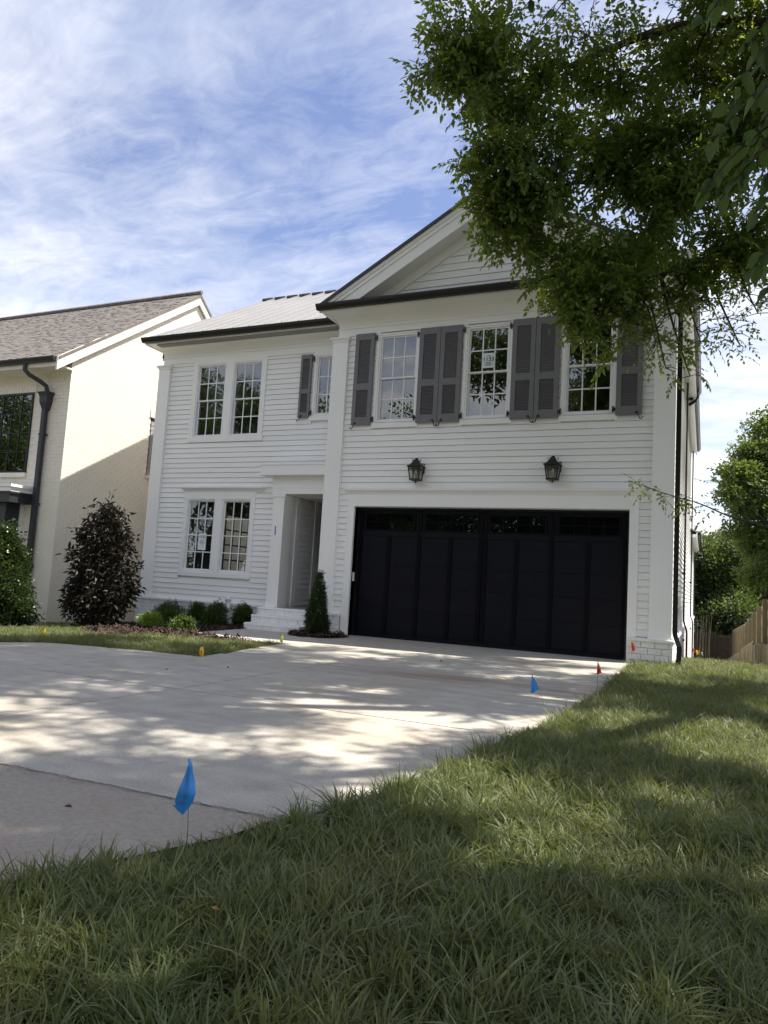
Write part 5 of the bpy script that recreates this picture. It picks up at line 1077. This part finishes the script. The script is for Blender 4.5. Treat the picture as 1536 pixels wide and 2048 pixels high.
ends = [(-.02, 1.50, 2.16), (.04, 1.5, 2.24), (.00, 1.56, 1.93), (.05, 1.5, 2.02), (.015, 1.54, 1.79), (-.02, 1.60, 1.84), (.075, 1.60, 1.66), (.06, 1.7, 2.0), (.07, 1.4, 1.90), (.09, 1.5, 1.80), (.10, 1.55, 2.1), (.085, 1.45, 2.2), (.10, 1.62, 1.95), (.075, 1.52, 1.74), (.11, 1.6, 1.62), (.12, 1.5, 2.15), (.12, 1.55, 2.0), (.13, 1.5, 1.88), (.12, 1.6, 1.76), (.10, 1.45, 2.3), (.13, 1.58, 2.25), (.055, 1.62, 1.88), (.09, 1.7, 1.7), (.04, 1.6, 2.3), (.0, 1.62, 2.28), (.06, 1.55, 2.12), (.03, 1.58, 2.02)]
twx = [(-.78, 2.5, 3.05), (-.66, 2.55, 3.06), (-.90, 2.5, 3.12), (-.56, 2.5, 3.14), (-.72, 2.45, 3.16)]
twl = [[(.55, 1.75, e[2] + .42), (.28, (e[1] + 1.75) / 2, e[2] + .27), (e[0] + .09, e[1] + .03, e[2] + .12), e] for e in ends] + [[(.3, 2.3, 3.65), (-.2, 2.4, 3.5), (e[0] + .16, e[1], e[2] + .17), e] for e in twx]
for tw_ in twl:
    c_ = bez(tw_, 14); m.tube(c_, list(np.linspace(.0045, .0013, 14)), 5)
m.tube([(1.6, 2.4, 3.0), (.9, 1.9, 2.75), (.5, 1.75, 2.5), (.5, 1.75, 2.05)], [.02, .014, .01, .006], 6)
m.build('twig', BARK, OB)
for tw_ in twl:
    c_ = bez(tw_, 17)
    for i in range(5, 17):
        p = Vector(c_[i]); s_ = 1 if i % 2 else -1
        for rep in range(1 if rb.random() < .75 else 2):
            d = Vector((-.35 + s_ * .35 + rb.gauss(0, .25), s_ * .45 + rb.gauss(0, .3), -1.0 + rb.gauss(0, .25))).normalized(); ln = rb.uniform(.040, .060)
            q = d.to_track_quat('X', 'Z') @ Euler((rb.uniform(-1.2, 1.2), 0, 0)).to_quaternion()
            o = link('leaf', BLM[rb.randrange(5)], OB); o.matrix_basis = Matrix.LocRotScale(p, q, Vector((ln, ln, ln)))
            o.matrix_parent_inverse = Matrix.Translation(-PLOC[OB.name])

# ------------------------------------------------------------------ marking flags
def wire(t_, pts): m = MB(); m.tube(pts, .0013, 5); m.build('wire_stake', WIRE, t_)
# near blue flag, drooping cloth with a folded lower corner
t_ = thing('marking_flag', (-1.70, 2.235, 0), 'large blue marking flag nearest the camera at the lawn edge', 'marking flag', 'utility marking flags', world=False)
t_.rotation_euler = (0, 0, R(24))
wire(t_, [(0, 0, -.05), (.0, 0, .06), (-.005, .0, .14), (-.012, 0, .30)])
ol = [(-.019, .306), (-.008, .298), (.0, .278), (.001, .26), (.012, .226), (.0205, .188), (.018, .168), (.008, .142), (-.005, .126), (-.020, .105), (-.061, .139), (-.048, .186), (-.034, .230), (-.022, .270), (-.015, .294)]
fm = MB(); zs = np.linspace(.108, .304, 15)
def span(z):
    xs_ = []
    for i in range(len(ol)):
        (x0, z0), (x1, z1) = ol[i], ol[(i + 1) % len(ol)]
        if (z0 - z) * (z1 - z) < 0: xs_.append(x0 + (x1 - x0) * (z - z0) / (z1 - z0))
    return (min(xs_), max(xs_)) if len(xs_) > 1 else (-.02, -.018)
for z in zs:
    a, b = span(z)
    for k in range(6):
        u = k / 5; x = a + (b - a) * u; fm.v.append((x, .012 * math.sin(u * 5.0 + z * 9) - .012 * u + .004 * math.sin(z * 60), z))
fm.f += [(i * 6 + k, i * 6 + k + 1, i * 6 + 7 + k, i * 6 + 6 + k) for i in range(14) for k in range(5)]
fm.build('flag', FLB, t_, True)
pr_ = MB()
for (za, u0, u1) in ((.178, .34, .72), (.171, .30, .72), (.164, .34, .60), (.152, .28, .70), (.146, .32, .66)):
    a, b = span(za)
    for k in range(4):
        ua, ub = u0 + (u1 - u0) * k / 4, u0 + (u1 - u0) * (k + .8) / 4
        Q = lambda u, z: (a + (b - a) * u, .012 * math.sin(u * 5.0 + z * 9) - .012 * u + .004 * math.sin(z * 60) - .0012, z)
        pr_.add([Q(ua, za), Q(ub, za), Q(ub, za + .0022), Q(ua, za + .0022)], [(0, 1, 2, 3)])
pr_.build('print', pm('dark_blue_print', (.02, .12, .36), (.018, .10, .30), 30, .6), t_)
fm = MB(); fm.add([(-.060, -.010, .139), (-.034, -.014, .142), (-.022, -.012, .128), (-.021, -.009, .106), (-.040, -.012, .121)], [(0, 4, 1), (4, 3, 2, 1)]); fm.build('folded_corner', FLB, t_)
def flag(loc, mat, label, hw, droop, lean=(0, 0), rz=0.0, size=1.0, mark=False, grp='utility marking flags'):
    """hw: height of wire, droop: list of (dx, z) outline offsets scaled by size"""
    t_ = thing('marking_flag', loc, label, 'marking flag', grp, world=False); t_.rotation_euler = (0, 0, rz)
    top = (lean[0], lean[1], hw); wire(t_, [(0, 0, -.05), (lean[0] * .4, lean[1] * .4, hw * .45), top])
    m = MB(); n = len(droop)
    cxm = sum(p[0] for p in droop) / n; czm = sum(p[1] for p in droop) / n
    pts = [(top[0] + p[0] * size, top[1] + .012 * math.sin(p[0] * 60 + p[1] * 25), top[2] + p[1] * size) for p in droop]
    m.add(pts + [(top[0] + cxm * size, top[1] - .02 * size, top[2] + czm * size)], [(i, (i + 1) % n, n) for i in range(n)]); m.build('flag', mat, t_, True)
    if mark:
        q = MB(); c_ = (top[0] + cxm * size, top[1] - .022 * size, top[2] + czm * size)
        for (a, b, c2, d2) in mark: q.tube([(c_[0] + a, c_[1] - .004, c_[2] + b), (c_[0] + c2, c_[1] - .004, c_[2] + d2)], .0035, 4)
        q.build('print', INK, t_)
tri = [(0, 0), (.028, -.05), (.055, -.11), (.04, -.135), (.01, -.15), (-.004, -.10)]
dro = [(-.015, 0), (.03, .0), (.045, -.06), (.06, -.12), (.035, -.155), (.01, -.14), (-.005, -.08)]
sml = [(-.02, 0.0), (.022, .02), (.04, -.05), (.045, -.13), (-.0, -.145), (-.03, -.09)]
V_ = ((-.012, .02, .0, -.02), (.012, .02, 0, -.02), (-.008, 0, .008, 0))
flag((-1.28, 6.6, 0), FLB, 'blue marking flag on a leaning wire at the driveway edge', .25, [(0, 0), (.055, -.09), (.085, -.14), (.07, -.165), (.03, -.19), (-.005, -.21), (-.005, -.1)], (-.13, .02), R(5), .8)
flag((-1.04, 8.17, 0), FLR, 'red marking flag on the drive edge in front of the garage', .29, [(0, 0), (.03, -.05), (.075, -.19), (.05, -.18), (.02, -.21), (-.008, -.2), (-.004, -.1)], (-.008, 0), R(8), .66, V_)
flag((-1.02, 11.93, 0), FLR, 'red-orange marking flag against the painted brick pier', .31, dro, (-.01, 0), R(10), .9, ((-.01, .03, -.002, -.04),))
flag((-5.42, 7.10, 0), FLY, 'yellow marking flag at the corner of the left lawn', .105, sml, (0, 0), R(25), .75, ((-.01, .01, .01, .01), (.01, .01, .004, -.03)))
flag((-5.78, 9.46, 0), FLG, 'lime-yellow marking flag at the lawn tip beside the walkway', .14, [(.02, 0), (.035, -.05), (.035, -.15), (0, -.15), (-.03, -.13), (-.005, -.05)], (0, 0), R(20), .8)
flag((-8.35, 7.42, gz(-8.35, 7.4)), FLY, 'small yellow marking flag inside the left lawn at the left edge', .15, [(.03, 0), (.04, -.05), (.02, -.10), (-.02, -.14), (-.03, -.15), (-.02, -.07)], (0, 0), R(25), .8)
flag((-.30, 22.2, gz(0, 22.2)), FLR, 'red marking flag at the foot of the second downspout', .35, dro, (0, 0), 0, .8); flag((-.22, 22.6, gz(0, 22.6)), FLG, 'yellow marking flag at the foot of the second downspout', .32, dro, (0, 0), 0, .9)
flag((-.22, 30.5, gz(0, 30.5)), FLR, 'orange marking flag at the far end of the side wall', .4, dro, (0, 0), 0, 1.0); flag((-.12, 31.5, gz(0, 31.5)), FLT, 'tiny pale teal marking flag in the side yard grass', .36, dro, (0, 0), 0, .9)

# ------------------------------------------------------------------ beyond the gate: parked car and grey-roofed house
car = thing('parked_car', (2.2, 47, gz(0, 47)), 'dark parked car glimpsed above the far gate', 'car'); cz0 = gz(0, 47) + .62
m = MB(); prof = [(-2.1, .35), (-2.15, .75), (-1.9, .95), (-1.2, 1.02), (-.55, 1.45), (.9, 1.48), (1.6, 1.08), (2.05, 1.0), (2.15, .7), (2.1, .35)]
m.prism([(2.0 + a, cz0 + b - .35) for a, b in prof], 'y', 46.2, 47.9); m.build('body', pm('dark_car_paint', (.02, .022, .028), (.018, .02, .025), 2, .25, .3), car)
for yy in (46.19, 47.905):
    m = MB(); m.prism([(2.0 + a, cz0 + b - .35) for a, b in ((-1.0, 1.05), (-.5, 1.4), (.85, 1.42), (1.35, 1.08))], 'y', yy, yy + .008); m.build('window', GLD, car)
for xx in (-1.3, 1.35):
    for yy in (46.25, 47.85):
        m = MB(); m.tube([(2.0 + xx, yy - .1, cz0 - .02), (2.0 + xx, yy + .1, cz0 - .02)], .33, 16); m.build('wheel', BLK, car)
bh = thing('distant_house', (6.5, 78, -4), 'distant house with a pale grey roof among the trees', 'house')
BX('wall', INT, bh, 4.2, 12, 76, 84, -5, 1.9); m = MB(); m.prism([(3.2, 1.8), (12.6, 1.8), (11.0, 5.3), (4.4, 5.3)], 'y', 75.5, 84.5); m.build('roof', pm('pale_grey_roof', (.33, .33, .35), (.27, .27, .29), 4, .8), bh)
for k in range(3): BX('window', GLD, bh, 5 + k * 2.2, 6 + k * 2.2, 75.96, 76.0, -.6, .9)

# ------------------------------------------------------------------ litter on the concrete
lm = pm('dry_leaf', (.12, .07, .03), (.07, .04, .02), 20, .8)
for k, (x, y) in enumerate(((-4.9, 5.9), (-4.6, 6.5), (-2.35, 2.3), (-4.9, 11.4), (-3.2, 9.3))):
    m = MB(); s_ = random.uniform(.014, .028); m.add([(-s_, 0, .004), (0, -s_ * .5, .012), (s_, 0, .003), (0, s_ * .55, .014), (0, 0, .002)], [(0, 1, 4), (1, 2, 4), (2, 3, 4), (3, 0, 4)])
    o = m.build('dry_leaf', lm); o.location = (x, y, gz(x, y) + .001); o.rotation_euler = (0, 0, random.random() * 6); tag(o, ('dark dry leaf on the drive beyond the joint crossing', 'dark dry leaf on the drive near the yellow corner flag', 'reddish dry debris on the tan apron left of the blue flag', 'dark dry leaf near the left foot of the garage door', 'dark dry leaf in mid driveway facing the garage door')[k], 'leaf', 'dry leaves on the driveway')
m = MB(); m.add([(-.017, 0, 0), (0, -.009, .004), (.02, 0, .001), (0, .01, .005)], [(0, 1, 2), (0, 2, 3)]); o = m.build('fallen_leaf', pm('orange_leaf', (.25, .13, .05), (.18, .09, .035), 30, .7)); o.scale = (.7, .7, .7); o.location = (-1.24, 1.78, .05); o.rotation_euler = (.4, .3, .5); tag(o, 'single orange-brown leaf caught in the foreground grass', 'leaf')
